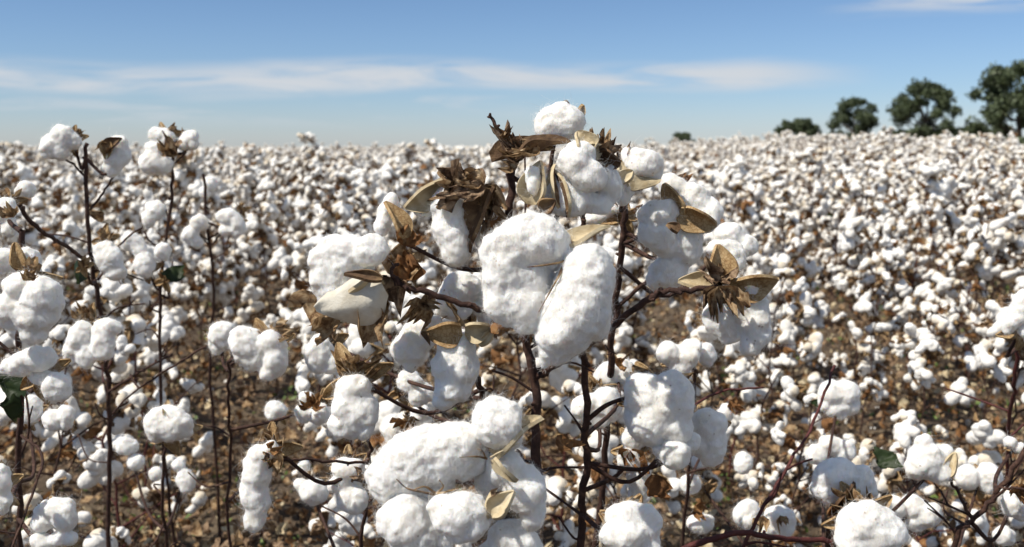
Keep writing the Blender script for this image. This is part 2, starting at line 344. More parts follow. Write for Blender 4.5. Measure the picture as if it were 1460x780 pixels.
c0 = t.nodes.new('ShaderNodeTexCoord'); g = c0.outputs['Object']
f1 = tnoise(t, 2.2, 6, 0.6, 0.3, g); f2 = tnoise(t, 30, 6, 0.7, 0.5, g)
c = ramp(t, mth(t, 'ADD', mth(t, 'MULTIPLY', f1, 0.45), mth(t, 'MULTIPLY', f2, 0.55)), [(0.36, (0.04, 0.028, 0.018)), (0.50, (0.13, 0.09, 0.056)), (0.66, (0.30, 0.23, 0.145))])
t.links.new(c, b.inputs['Base Color']); b.inputs['Roughness'].default_value = 0.95
bump(t, mth(t, 'ADD', f2, mth(t, 'MULTIPLY', tnoise(t, 130, 4, 0.7, 0.0, g), 0.4)), b, 1.0, 0.03)
o = mobj('ground', mb.mesh('ground', [m])); tag(o, 'dry brown soil of the cotton field between the rows', 'ground', None, 'structure')

# ------------------------------------------------------------------ boll library (opening axis = +Z)
def generic_boll(seed, lod):
    """cotton tuft of four or five locks, its bur of open valves and torn bracts; returns (cotton MB, bur MB)"""
    r = np.random.default_rng(100 + seed); nl = int(r.integers(4, 6)); cot = MB(); bur = MB()
    a0 = r.uniform(0, 6); blobs = []
    fl = r.uniform(0.85, 1.2)
    for k in range(nl):
        a = a0 + 2 * math.pi * k / nl + r.normal() * 0.18; rd = np.array([math.cos(a), math.sin(a), 0]); tn = np.array([-rd[1], rd[0], 0])
        q = r.uniform(0.75, 1.32); zz = np.array([0, 0, 1.0])
        out = rd * 0.86 + zz * r.uniform(-0.15, 0.35); out = nrm(out); n2 = np.cross(out, tn)
        c1 = rd * 0.012 + zz * 0.016; c2 = rd * 0.021 * q * fl + zz * (0.013 + r.normal() * 0.004)
        blobs.append((c1, np.stack([out * 0.015, tn * 0.0135, n2 * 0.014], 1)))
        blobs.append((c2, np.stack([out * 0.0165 * q, tn * 0.0158 * r.uniform(0.72, 1.12), n2 * 0.0155 * r.uniform(0.75, 1.1)], 1)))
        if r.random() < 0.15: blobs.append((c2 + rd * 0.012 - zz * 0.004 + tn * r.normal() * 0.004, np.stack([out * 0.010, tn * 0.008, n2 * 0.009], 1)))
    if lod < 2:
        V, Fs = fluff(blobs, 0.0018 if lod == 0 else 0.0028, amp=(0.0036, 0.0006), smooth=3, seed=seed)
        for i, f in enumerate(Fs): cot.add(V, f, 0) if i == 0 else cot.add(V, f, 0)
        if lod == 0: fuzz(cot, V, Fs, 1.6, ln=0.006, rng=r, mat=1)
    else:
        S, F = ico(2)
        for i, (c, A) in enumerate(blobs):
            if i % 2 == 0 and nl > 4 and False: continue
            V = S * (1 + 0.10 * np.sin(S[:, [0]] * 5 + i) * np.cos(S[:, [1]] * 4 + seed)); cot.add(V @ (np.array(A) * 1.13).T + c, F, 0)
    for k in range(nl):
        a = a0 + 2 * math.pi * (k + 0.5 * (lod > 5)) / nl + r.normal() * 0.1; rd = np.array([math.cos(a), math.sin(a), 0]); L = r.uniform(0.032, 0.043)
        nn = np.array([-rd[0] * 0.35, -rd[1] * 0.35, 1.0])
        tip = rd * L * 0.97 + np.array([0, 0, r.uniform(-0.016, 0.006)])
        if lod < 2: carpel(bur, rd * 0.003, tip, r.uniform(0.019, 0.025), nn, bend=0.2, nu=10 if lod == 0 else 7, nv=7 if lod == 0 else 5, rng=r)
        else:
            tn = np.array([-rd[1], rd[0], 0]); z = np.array([0, 0, 0.006])
            bur.add([rd * 0.004, rd * 0.02 + tn * 0.011 + z, rd * 0.022 - z * 0.2, rd * 0.02 - tn * 0.011 + z, tip * 1.06], [(0, 1, 2), (0, 2, 3), (1, 4, 2), (2, 4, 3)], 0 if k % 2 else 1)
    for k in range(3):
        if r.random() < 0.25 and lod < 2: continue
        a = a0 + 2.1 * k + r.normal() * 0.3; rd = np.array([math.cos(a), math.sin(a), 0]); L = r.uniform(0.03, 0.05)
        tip = rd * L * 0.8 + np.array([0, 0, r.uniform(-0.035, 0.004)]); mtl = 2 if r.random() < 0.7 else 5
        if lod < 2: bract(bur, rd * 0.002 + np.array([0, 0, -0.004]), tip, r.uniform(0.026, 0.036), (-rd[0] * .2, -rd[1] * .2, 1), teeth=5, mat=mtl, rng=r, nu=8 if lod == 0 else 5)
        else:
            tn = np.array([-rd[1], rd[0], 0]); bur.add([rd * 0.003, rd * 0.022 + tn * 0.016 + [0, 0, -0.008], tip * 1.15, rd * 0.022 - tn * 0.016 + [0, 0, -0.012]], [(0, 1, 2), (0, 2, 3)], mtl)
    tube(bur, [(0, 0, -0.012), (0, 0, -0.004), (0, 0, 0.006)], 0.003, 0.007 if lod < 2 else 0.004, 8 if lod < 2 else 4, 1)
    return cot, bur

NB = 8
LIB0 = []; LIB1 = []; LIB2 = []
for k in range(NB):
    c, b_ = generic_boll(k, 0); LIB0.append((c.mesh('cotton', [M_COT2, M_FIB]), b_.mesh('bur', BUR)))
    c, b_ = generic_boll(k, 1); q = MB(); q.merge(b_); q.merge(c, mmap=[9, 9]); LIB1.append(q.mesh('boll', BUR + [M_COT2]))
    c, b_ = generic_boll(k, 2); q = MB(); q.merge(b_); q.merge(c, mmap=[9, 9]); LIB2.append(q)

# ------------------------------------------------------------------ generic plant skeletons
def skeleton(seed):
    r = np.random.default_rng(500 + seed); H = r.uniform(0.86, 1.06); n = 15
    lean = r.normal(size=2) * 0.05; pts = []
    for i in range(n):
        z = H * i / (n - 1); pts.append(np.array([lean[0] * z * z + r.normal() * 0.009, lean[1] * z * z + r.normal() * 0.009, z - 0.06]))
    br = []; bolls = []; leaves = []
    az0 = r.uniform(0, 6)
    for i in range(2, n):
        if r.random() < 0.08: continue
        for rep in range(1 + (r.random() < 0.35)):
            az = az0 + i * 2.4 + rep * 2.6 + r.normal() * 0.3; f = i / (n - 1)
            L = (0.34 - 0.25 * f) * r.uniform(0.6, 1.15)
            if i < 5: L *= 0.9
            d = np.array([math.cos(az), math.sin(az), r.uniform(0.35, 1.0)]); d = nrm(d); k = max(2, int(L / 0.06)); p = pts[i].copy(); bp = [p.copy()]
            for s in range(k):
                d = nrm(d + r.normal(size=3) * 0.17 + np.array([0, 0, -0.04])); p = p + d * L / k; bp.append(p.copy())
                if (s >= 1 or k <= 2) and r.random() < (0.72 if f > 0.35 else 0.42):
                    o_ = nrm(d * 0.6 + r.normal(size=3) * 0.55 + np.array([0, 0, 0.1])); q = p + o_ * r.uniform(0.01, 0.025)
                    bolls.append((q, nrm(o_ + np.array([0, 0, -0.25])), 0.72 + 0.80 * r.random() ** 0.8, int(r.integers(NB)), p.copy()))
            br.append(bp)
            for _ in range(int(r.integers(0, 3))): leaves.append((bp[len(bp) // 2], r.normal(size=3) + [0, 0, -1.2], r.uniform(0.03, 0.065), 6 if r.random() < 0.93 else 7))
    bolls.append((pts[-1] + [0, 0, 0.015], np.array([0.2, 0.1, 0.9]), 0.85, int(r.integers(NB)), pts[-1]))
    return dict(H=H, pts=pts, br=br, bolls=bolls, leaves=leaves, red=r.random() < 0.35)
def boll_matrix(pos, axis, sc, spin):
    z = Vector(axis).normalized(); q = z.to_track_quat('Z', 'Y')
    return Matrix.Translation(Vector(pos)) @ q.to_matrix().to_4x4() @ Matrix.Rotation(spin, 4, 'Z') @ Matrix.Scale(sc, 4)
def stem_mb(S, seg=7, r0=0.0050, mat_i=0):
    q = MB(); tube(q, S['pts'], r0, 0.0022, seg, mat_i, 0.12); return q
SK = [skeleton(i) for i in range(14)]

def make_full(S):                                                     # plant with stem, branches, leaves, bolls (> cotton, bur)
    root = empty('cotton_plant', (0, 0, 0)); sm = M_RED if S['red'] else M_STEM
    mobj('stem', stem_mb(S).mesh('stem', [sm]), root)
    for bp in S['br']:
        q = MB(); tube(q, bp, 0.0030, 0.0014, 6, 0, 0.15); mobj('branch', q.mesh('branch', [sm]), root)
    for (p, d, s, mi) in S['leaves']:
        q = MB(); dry_leaf(q, p, d, s, 0, curl=1.0 if mi == 6 else 0.35); mobj('leaf', q.mesh('leaf', [BUR[mi]]), root)
    for (p, ax, s, k, at_) in S['bolls']:
        e = empty('boll', (0, 0, 0), parent=root); e.matrix_local = boll_matrix(p, ax, s, k * 1.3)
        mobj('cotton', LIB0[k][0], e); mobj('bur', LIB0[k][1], e)
    return root
def make_mid(S):
    root = empty('cotton_plant', (0, 0, 0)); q = stem_mb(S, 5)
    for bp in S['br']: tube(q, bp, 0.0030, 0.0014, 4, 0)
    for (p, d, s, mi) in S['leaves']: dry_leaf(q, p, d, s, 1 if mi == 6 else 2, curl=1.0 if mi == 6 else 0.3, nu=5, nv=4)
    mobj('stem', q.mesh('stem', [M_RED if S['red'] else M_STEM, M_LEAF, M_GRN]), root)
    for (p, ax, s, k, at_) in S['bolls']:
        e = mobj('boll', LIB1[k], root); e.matrix_local = boll_matrix(p, ax, s, k * 1.3)
    return root
def make_far(S):
    q = MB(); s0 = MB(); tube(s0, S['pts'][::2], 0.0065, 0.003, 4, 3)
    for bp in S['br']: tube(s0, [bp[0], bp[-1]], 0.0034, 0.002, 3, 3)
    for (p, d, s, mi) in S['leaves']: dry_leaf(s0, p, d, s * 1.5, mi, nu=4, nv=3, curl=0.8)
    q.merge(s0)
    for (p, ax, s, k, at_) in S['bolls']: q.merge(LIB2[k], boll_matrix(p, ax, s * 1.05, k * 1.3))
    o = mobj('cotton_plant', q.mesh('cotton_plant', BUR + [M_COT3])); return o
def copy_tree(o, parent=None):
    c = o.copy(); COL.objects.link(c)
    if parent: c.parent = parent
    for ch in KIDS.get(o.name, ()): copy_tree(ch, c)
    return c
KIDS = {}
def index_kids():
    KIDS.clear()
    for o in bpy.data.objects:
        if o.parent: KIDS.setdefault(o.parent.name, []).append(o)

# ------------------------------------------------------------------ where the crop stands
r = np.random.default_rng(11); spots = []
HX = math.tan(math.atan(730 / FPX))
def keep_near(x, y):
    px = 730 + FPX * x / y; d = y
    if d < 2.35: return False
    if d < 4.3 and 980 < px < 1230: return r.random() < 0.66
    if d < 4.2 and 90 < px < 430: return r.random() < 0.72
    if d < 3.4: return r.random() < (0.75 if px > 950 else (0.8 if px < 480 else 0.9))
    return True
for iu in range(-60, 90):
    u = iu * ROWS + 0.42
    v = -2.0
    while v < 95:
        v += r.uniform(0.14, 0.30)
        uu = u + r.normal() * 0.19; x = uu * math.cos(ROW_A) + v * math.sin(ROW_A); y = -uu * math.sin(ROW_A) + v * math.cos(ROW_A)
        if y < 2.0 or abs(x) > HX * y + 0.8: continue
        if y > 45 and r.random() < 0.25: continue
        inside = abs(x) < HX * y + 0.15
        if keep_near(x, y): spots.append((y, x, inside))
spots.sort(); ins = [s for s in spots if s[2]]
NI = 268; indiv = ins[:NI]; rest = ins[NI:] + [s for s in spots if not s[2]]
print('spots', len(spots), 'individual reach', indiv[-1][0])
full = [make_full(SK[i]) for i in range(6)]; mid = [make_mid(SK[i]) for i in range(10)]; far = [make_far(S) for S in SK]
index_kids(); used = set()
def lab(y, x):
    px = 730 + FPX * x / y
    side = 'left of' if px < 560 else ('right of' if px > 960 else 'behind')
    return side
def px_of(x, y): return 730 + FPX * x / y
nf = 0; allinst = []
for i, (y, x, _) in enumerate(indiv):
    if y < 3.7: lib, tier = full, 0
    elif y < 7.2: lib, tier = mid, 1
    else: lib, tier = far, 2
    k = int(r.integers(len(lib))); src = lib[k]
    if src.name in used: o = copy_tree(src)
    else: o = src; used.add(src.name)
    o.location = (x, y, gzf(x, y) + 0.02); o.rotation_euler = (r.normal() * 0.06, r.normal() * 0.06, r.uniform(0, 6.28)); s = r.uniform(0.80, 1.01); s *= 0.80 if (y < 3.6 and px_of(x, y) > 950) else (0.9 if y < 3.8 else 1.0); s *= 1.11 if (4.5 < y < 16 and px_of(x, y) < 620 and r.random() < 0.45) else 1.0
    o.scale = (s, s, s); px = px_of(x, y); allinst.append((o, tier, px, y, k))
for lib in (full, mid, far):                                          # library plants that found no spot
    for o in lib:
        if o.name not in used:
            if lib is far: y, x = 12 + r.uniform(0, 3), r.uniform(-5, 5); o.location = (x, y, gzf(x, y)); allinst.append((o, 2, px_of(x, y), y, 0)); used.add(o.name)
            else:
                for ch in list(KIDS.get(o.name, ())):
                    for g2 in KIDS.get(ch.name, ()): bpy.data.objects.remove(g2)
                    bpy.data.objects.remove(ch)
                bpy.data.objects.remove(o)
allinst.sort(key=lambda a: a[3])
nearl = [a for a in allinst if a[1] == 0]; nearl.sort(key=lambda a: a[2])
PLACE = ['at the left edge of the field', 'behind the tall bare stems on the left', 'left of the big centre plant', 'just behind the big centre plant', 'right of the big centre plant', 'in the right half beyond the bare soil', 'at the right edge of the field']
ORD = ['first', 'second', 'third', 'fourth', 'fifth', 'sixth', 'seventh', 'eighth', 'ninth', 'tenth', 'eleventh', 'twelfth', 'thirteenth', 'fourteenth', 'fifteenth', 'sixteenth', 'seventeenth', 'eighteenth', 'nineteenth', 'twentieth']
cnt = {}
for o, tier, px, y, k in nearl:
    z = min(6, max(0, int(px / 1460 * 7))); cnt[z] = cnt.get(z, 0) + 1
    nb = len(SK[k]['bolls'])
    tag(o, '%s cotton plant from the left %s' % (ORD[min(19, cnt[z] - 1)], PLACE[z]), 'cotton plant', 'cotton plants in the front rows of the field')
for o, tier, px, y, k in allinst:
    if tier == 0: continue
    side = 'left of' if px < 600 else ('right of' if px > 900 else 'behind')
    if tier == 1: tag(o, 'cotton plant with open bolls in the middle rows %s the big centre plant' % side, 'cotton plant', 'cotton plants in the middle rows, %s the centre plant' % side)
    else: tag(o, 'small distant white-dotted cotton plant in the dense rows %s the big centre plant' % side, 'cotton plant', 'cotton plants in the dense far rows, %s the centre plant' % side)

# the rest of the field: one object, plants set on points
pts = np.array([(x, y, gzf(x, y) + (0.02 if y < 40 else 0.0)) for (y, x, _) in rest]); npts = len(pts)
me = bpy.data.meshes.new('cotton_field'); me.vertices.add(npts); me.vertices.foreach_set('co', pts.ravel())
a = me.attributes.new('variant', 'INT', 'POINT'); a.data.foreach_set('value', r.integers(0, len(far), npts).astype(np.int32))
a = me.attributes.new('turn', 'FLOAT_VECTOR', 'POINT'); a.data.foreach_set('vector', np.stack([r.normal(size=npts) * .07, r.normal(size=npts) * .07, r.uniform(0, 6.28, npts)], 1).ravel())
a = me.attributes.new('size', 'FLOAT', 'POINT'); a.data.foreach_set('value', (r.uniform(0.80, 1.01, npts) + 0.14 * (r.random(npts) < 0.06)))
fo = mobj('cotton_field', me); tag(fo, 'far rows of white cotton plants running back to the skyline', 'cotton field', None, 'stuff')
ng = bpy.data.node_groups.new('field', 'GeometryNodeTree')
ng.interface.new_socket('Geometry', in_out='INPUT', socket_type='NodeSocketGeometry'); ng.interface.new_socket('Geometry', in_out='OUTPUT', socket_type='NodeSocketGeometry')
gi = ng.nodes.new('NodeGroupInput'); go = ng.nodes.new('NodeGroupOutput'); iop = ng.nodes.new('GeometryNodeInstanceOnPoints'); gj = ng.nodes.new('GeometryNodeGeometryToInstance')
for s_ in reversed(far):
    oi = ng.nodes.new('GeometryNodeObjectInfo'); oi.inputs['Object'].default_value = s_; oi.transform_space = 'ORIGINAL'; oi.inputs['As Instance'].default_value = True
    ng.links.new(oi.outputs['Geometry'], gj.inputs[0])
def na(nm, ty):
    n = ng.nodes.new('GeometryNodeInputNamedAttribute'); n.data_type = ty; n.inputs['Name'].default_value = nm; return n.outputs['Attribute']
jn = ng.nodes.new('GeometryNodeJoinGeometry')
for n in list(ng.nodes):
    if n.bl_idname == 'GeometryNodeObjectInfo': ng.links.new(n.outputs['Geometry'], jn.inputs[0])
ng.nodes.remove(gj)
ng.links.new(gi.outputs[0], iop.inputs['Points']); ng.links.new(jn.outputs[0], iop.inputs['Instance']); iop.inputs['Pick Instance'].default_value = True
ng.links.new(na('variant', 'INT'), iop.inputs['Instance Index']); ng.links.new(na('turn', 'FLOAT_VECTOR'), iop.inputs['Rotation']); ng.links.new(na('size', 'FLOAT'), iop.inputs['Scale'])
ng.links.new(iop.outputs[0], go.inputs[0])
mod = fo.modifiers.new('field', 'NODES'); mod.node_group = ng

# ------------------------------------------------------------------ litter of dead leaves and a few green weeds on the soil
r = np.random.default_rng(5); q = MB(); cnt_ = 0
while cnt_ < 26000:
    y = 1.6 + 8.5 * r.random() ** 1.3; x = r.uniform(-1, 1) * (HX * y + 0.5); u, v = rowcoord(x, y)
    if r.random() > 0.55 + 0.45 * mnoise.noise(Vector((x * 2, y * 2, 3))): continue
    z = gzf(x, y) + 0.035 * math.cos(2 * math.pi * u / ROWS) + 0.012
    s = r.uniform(0.012, 0.05); dry_leaf(q, (x, y, z + 0.11 * r.random() ** 2.2), (*r.normal(size=2), r.normal() * 0.25), s, int(r.choice(4, p=[.13, .33, .40, .14])), rng=r, nu=4, nv=4, curl=r.uniform(0.4, 1.1)); cnt_ += 1
for k in range(7000):
    y = 1.6 + 8 * r.random() ** 1.3; x = r.uniform(-1, 1) * (HX * y + 0.5); z = gzf(x, y) + 0.03
    if k % 5 < 2:
        d_ = r.normal(size=3) * [1, 1, .45]; d_[2] = abs(d_[2]); d_ = nrm(d_); L = r.uniform(0.05, 0.28); p0 = np.array([x, y, z]); tube(q, [p0, p0 + d_ * L * .5 + r.normal(size=3) * .01, p0 + d_ * L], 0.002, 0.001, 4, 5)
    elif k % 5 == 2:
        
        if r.random() < .6: continue
        S, F = ico(1); q.add(S * r.uniform(.006, .02, 3) * (1 + .2 * r.normal(size=(len(S), 1))) + [x, y, z], F, 4)
o = mobj('leaf_litter', q.mesh('leaf_litter', [M_LEAF, M_BR, M_BRD, M_CRIM, M_COT3, M_STEM])); tag(o, 'brown dead leaves and bur scraps strewn over the soil', 'leaf litter', None, 'stuff')
q = MB()
for c_ in range(520):
    y = 2.0 + 6 * r.random() ** 1.2; x = r.uniform(-1, 1) * (HX * y + 0.3); z = gzf(x, y)
    for k in range(int(r.integers(4, 12))): dry_leaf(q, (x + r.normal() * 0.03, y + r.normal() * 0.03, z + r.uniform(0.01, 0.07)), (*r.normal(size=2), 0.5), r.uniform(0.01, 0.03), 0, rng=r, nu=4, nv=4, curl=0.3)
m, t, b = mat('weed_green'); t.links.new(ramp(t, tnoise(t, 12, 3), [(0.3, (0.05, 0.09, 0.02)), (0.7, (0.16, 0.22, 0.04))]), b.inputs['Base Color']); b.inputs['Roughness'].default_value = 0.6
o = mobj('green_weeds', q.mesh('green_weeds', [m])); tag(o, 'small green weed leaves sprouting among the litter', 'weeds', None, 'stuff')

# ------------------------------------------------------------------ trees behind the field
m, t, b = mat('tree_leaves')
oi = t.nodes.new('ShaderNodeTexCoord')
t.links.new(ramp(t, tnoise(t, 1.3, 4), [(0.3, (0.042, 0.060, 0.024)), (0.6, (0.075, 0.098, 0.040)), (0.8, (0.11, 0.125, 0.052))]), b.inputs['Base Color']); b.inputs['Roughness'].default_value = 0.6
M_TL = m; M_TB = dry_mat('tree_bark', [(0.3, (0.05, 0.035, 0.025)), (0.7, (0.14, 0.10, 0.07))], 4, 0.0)
def make_tree(px, top, x0, x1, dist, seed, label, base_py=235):
    r = np.random.default_rng(seed); x = dist * (px - 730) / FPX; y = dist; g = gzf(x, y); ztop = CH + dist * (208 - top) / FPX * 1.0
    Hh = ztop - g; Rw = dist * (x1 - x0) / 2 / FPX
    root = empty('broadleaf_tree', (x, y, g), label, 'tree', 'trees behind the field')
    q = MB(); tube(q, spline([(0, 0, -0.3), (0.1, 0, Hh * 0.2), (-0.1, 0.1, Hh * 0.45), (0.1, 0, Hh * 0.75)]), Rw * 0.07, Rw * 0.015, 8)
    C = []; nc = 54
    for k in range(nc):
        a = r.uniform(0, 6.28); zz = r.uniform(0.08, 0.92); pr = math.sqrt(max(0.02, 1 - abs((zz - 0.42) / 0.58) ** 2.3)); rr = Rw * pr * r.uniform(0.35, 0.92)
        c = np.array([rr * math.cos(a), rr * math.sin(a), Hh * zz]); C.append((c, Rw * r.uniform(0.10, 0.30)))
    C.append((np.array([0, 0, Hh * 0.90]), Rw * 0.22))
    for c, rr in C[:16]:
        h = min(c[2] * 0.6, Hh * 0.5); tube(q, spline([(0, 0, h), tuple(c * 0.5 + np.array([0, 0, h * 0.4])), tuple(c)]), Rw * 0.03, Rw * 0.006, 5)
    mobj('trunk', q.mesh('trunk', [M_TB]), root)
    q = MB(); V = []; 
    for c, rr in C:
        n = int(760 * (rr / (Rw * 0.3)) ** 2) + 60; d = r.normal(size=(n, 3)); d /= np.linalg.norm(d, axis=1)[:, None]
        p = c + d * rr * (r.uniform(0.25, 1.12, n) ** 0.6)[:, None] * np.array([1, 1, 0.85]) * (1 + 0.35 * np.sin(d[:, [0]] * 5 + d[:, [2]] * 4))
        s = Rw * 0.036 * r.uniform(0.6, 1.5, n)[:, None]; e1 = r.normal(size=(n, 3)); e1 /= np.linalg.norm(e1, axis=1)[:, None]; e2_ = np.cross(e1, r.normal(size=(n, 3))); e2_ /= np.linalg.norm(e2_, axis=1)[:, None]
        V.append(np.stack([p - e1 * s, p + e2_ * s * 0.6, p + e1 * s, p - e2_ * s * 0.6], 1))
    V = np.concatenate(V); V[..., 2] = np.clip(V[..., 2], Hh * 0.02, Hh * 1.01); q.add(V.reshape(-1, 3), np.arange(len(V) * 4).reshape(-1, 4)); mobj('crown', q.mesh('crown', [M_TL], smooth=False), root)
make_tree(1446, 88, 1374, 1518, 105, 21, 'tallest dark green tree cut by the right edge of the picture')
make_tree(1315, 114, 1268, 1362, 110, 2, 'wide round dark tree, second from the right on the skyline')
make_tree(1213, 137, 1178, 1248, 116, 3, 'medium round tree standing left of the wide dark tree')
make_tree(1134, 170, 1100, 1168, 125, 4, 'low bushy tree half hidden by the cotton on the right')
make_tree(973, 189, 953, 992, 150, 5, 'tiny lone tree just right of the centre plant on the skyline')
make_tree(1062, 199, 1040, 1085, 140, 6, 'barely visible flat bush on the skyline left of the low tree')
make_tree(1265, 184, 1240, 1292, 130, 7, 'short shadowy tree filling the gap between two round trees')
make_tree(1374, 182, 1352, 1404, 125, 8, 'short dark tree at the foot of the tallest tree')

make_tree(1290, 186, 1262, 1318, 128, 9, 'low scrubby tree under the left side of the wide dark tree')
make_tree(1345, 182, 1322, 1372, 130, 10, 'low scrubby tree under the right side of the wide dark tree')
# ------------------------------------------------------------------ hand-placed plants close to the viewer
def ell(px, py, rx, ry, rot, d, rz=None):
    k = d / FPX; c = P(px, py, d); a = rad(rot); u = RT * math.cos(a) + UP * math.sin(a); v = -RT * math.sin(a) + UP * math.cos(a)
    rz = (min(rx, ry) * 0.95 if rz is None else rz) * k
    return (np.array(c), np.stack([np.array(u) * rx * k * 1.07, np.array(v) * ry * k * 1.07, np.array(FW) * rz * 1.05], 1))
def hero_plant(label, base_px, base_d, stems, bolls, leaves=(), red=False, name='cotton_plant', group='cotton plants closest to the viewer'):
    """stems: [(kind, [(px,py,d)...], r0_px, r1_px)]; bolls: dicts of pixel-sized lobes, valves and bracts at a true depth"""
    b0 = P(base_px, 390, base_d); x, y = b0.x, b0.y; g = gzf(x, y)
    root = empty(name, (x, y, g), label, 'cotton plant', group); off = np.array([x, y, g]); rr = np.random.default_rng(int(base_px * 7 + base_d * 100))
    mainpts = None; thin = 0.74 if base_px < 500 else 0.92
    for kind, pts_, r0, r1, *cl in stems:
        w = [np.array(P(*p)) for p in pts_]; dm = pts_[0][2] / FPX
        if kind == 'stem':
            if mainpts is None:
                last = w[-1]; w.append(np.array([x + (last[0] - x) * 0.3, y + (last[1] - y) * 0.3, g + max(0.15, (last[2] - g) * 0.4)])); w.append(np.array([x, y, g - 0.03])); mainpts = spline(w, 4)
        s = spline(w, 6); q = MB()
        jit = [p + rr.normal(size=3) * (0.0015 if kind == 'stem' else 0.0007) for p in s]
        tube(q, jit, r0 * dm * 0.88 * thin, r1 * dm * 0.86 * thin, 9, 0, 0.10, rr)
        if kind == 'stem' or rr.random() < 0.6:                        # short dead twigs left along it
            for p in s[2:-2:(3 if kind == 'stem' else 5)]:
                if p[2] < 0.15 or p[2] > w[0][2] - 0.10 or rr.random() < 0.25: continue
                dd_ = nrm(rr.normal(size=3) * [1, .6, .4] + [0, 0, .45]); Lt = rr.uniform(0.02, 0.11) * (1 if kind == 'stem' else .5); w1 = p + dd_ * Lt * .5 + rr.normal(size=3) * .004; w2 = p + dd_ * Lt + rr.normal(size=3) * .01
                tube(q, spline([p, w1, w2], 4), 0.0017, 0.0010, 5, 0, 0.3, rr)
                if rr.random() < 0.5: d2 = nrm(dd_ + rr.normal(size=3) * .8); tube(q, [w1, w1 + d2 * Lt * .3, w1 + d2 * Lt * .55 + rr.normal(size=3) * .004], 0.0013, 0.0008, 4, 0, 0.3, rr)
        for p in s[3:-2:6]:                                            # leaf scars along the stem
            d_ = nrm(rr.normal(size=3)); tube(q, [p, p + d_ * (r0 * dm * 1.5)], r0 * dm * 0.75, r0 * dm * 0.4, 6, 0)
        mm = M_RED if (cl and cl[0] == 'red') or red else M_STEM
        mobj(kind, q.mesh(kind, [mm], off), root)
    for B in bolls:
        d = B['d']; e = empty('boll', (0, 0, 0), parent=root)
        if B.get('label'): e['label'] = B['label']
        q = MB(); bl = [ell(b[0], b[1], b[2], b[3], b[4] if len(b) > 4 else 0, d + (b[5] if len(b) > 5 else 0), b[6] if len(b) > 6 else None) for b in B['lobes']]
        V, Fs = fluff(bl, max(0.0010, 0.0011 * d), amp=B.get('amp', (0.0062, 0.0012)), smooth=12 if B['lobes'][0][2] > 26 else 9, seed=int(B['lobes'][0][0]) % 17)
        for f in Fs: q.add(V, f, 0)
        fuzz(q, V, Fs, B.get('fuzz', 9) * 1.7, ln=0.0070, rng=rr, mat=1)
        fuzz(q, V, Fs, 2.0, ln=0.014, wd=0.00008, rise=0.42, rng=rr, mat=1)
        mobj('cotton', q.mesh('cotton', [M_COT, M_FIB], off), e)
        q = MB(); cx = sum(b[0] for b in B['lobes']) / len(bl); cy = sum(b[1] for b in B['lobes']) / len(bl)
        bp = B.get('base', (cx, cy - 10, d + 0.03)); bw = np.array(P(*bp))
        for (bx, by, tx, ty, wpx, n, dz, *rest_) in B.get('valves', ()):
            o_ = rest_ or [0, 1]; dd = d + dz; dt = dd + (o_[2] if len(o_) > 2 else 0)
            carpel(q, P(bx, by, dd), P(tx, ty, dt), wpx * dd / FPX, cvec(n), nu=18, nv=11, mi=o_[0], mo=o_[1], rng=rr, bend=0.18, th=0.0014)
        for (bx, by, tx, ty, wpx, n, dz, mt, te, *rest_) in B.get('bracts', ()):
            dd = d + dz; bract(q, P(bx, by, dd), P(tx, ty, dd), wpx * dd / FPX, cvec(n), teeth=te, mat=mt, rng=rr, nu=16, curl=rest_[0] if rest_ else 0.2, cut=rest_[1] if len(rest_) > 1 else 0.5, wr=rest_[2] if len(rest_) > 2 else 0.06)
        for pts_, r_px, mt_ in B.get('twigs_creases', ()):
            tube(q, spline([P(x_, y_, d + z_) for x_, y_, z_ in pts_], 5), r_px * d / FPX, r_px * d / FPX * 0.35, 6, mt_, 0.3, rr)
        if B.get('auto', not B.get('valves')):                          # plain bur behind the tuft
            sz = max(max(b[2], b[3]) for b in B['lobes']) * d / FPX
            for k in range(4):
                a = rr.uniform(0, 0.6) + k * 1.57; tp = cvec((math.cos(a), math.sin(a), -0.2)); carpel(q, bw, bw + np.array(tp) * sz * rr.uniform(1.1, 1.45), sz * 0.62, cvec((0, 0, 1)), rng=rr)
            for k in range(2):
                a = rr.uniform(0.3, 2.8); tp = cvec((math.cos(a), math.sin(a), -0.1)); bract(q, bw, bw + np.array(tp) * sz * 1.5, sz * 0.9, cvec((0, 0.3, 1)), teeth=5, mat=2, rng=rr)
        if mainpts is not None and not B.get('nostalk'):               # stalk that carries the boll
            j = min(range(len(mainpts)), key=lambda i: np.linalg.norm(mainpts[i] - bw) + (0.08 if mainpts[i][2] > bw[2] - 0.02 else 0)); s0 = mainpts[j]; md = (s0 + bw) / 2 + np.array([0, 0, -rr.uniform(0.005, 0.035)]) + rr.normal(size=3) * 0.009
            tube(q, spline([s0, md, bw], 5), 0.0028, 0.0020, 7, 3, 0.1, rr)
        else: tube(q, [bw, bw + np.array(FW) * 0.012], 0.0045, 0.003, 7, 1)
        mobj('bur', q.mesh('bur', BUR, off), e)
    for (lx, ly, ld, dx, dy, spx, mi, cu) in leaves:
        q = MB(); dry_leaf(q, P(lx, ly, ld), cvec((dx, dy, 0.1)), spx * ld / FPX, mat=0, rng=rr, curl=cu, nu=14, nv=11); mobj('leaf', q.mesh('leaf', [BUR[mi]], off), root)
    return root
T = (0, 0, 1); 
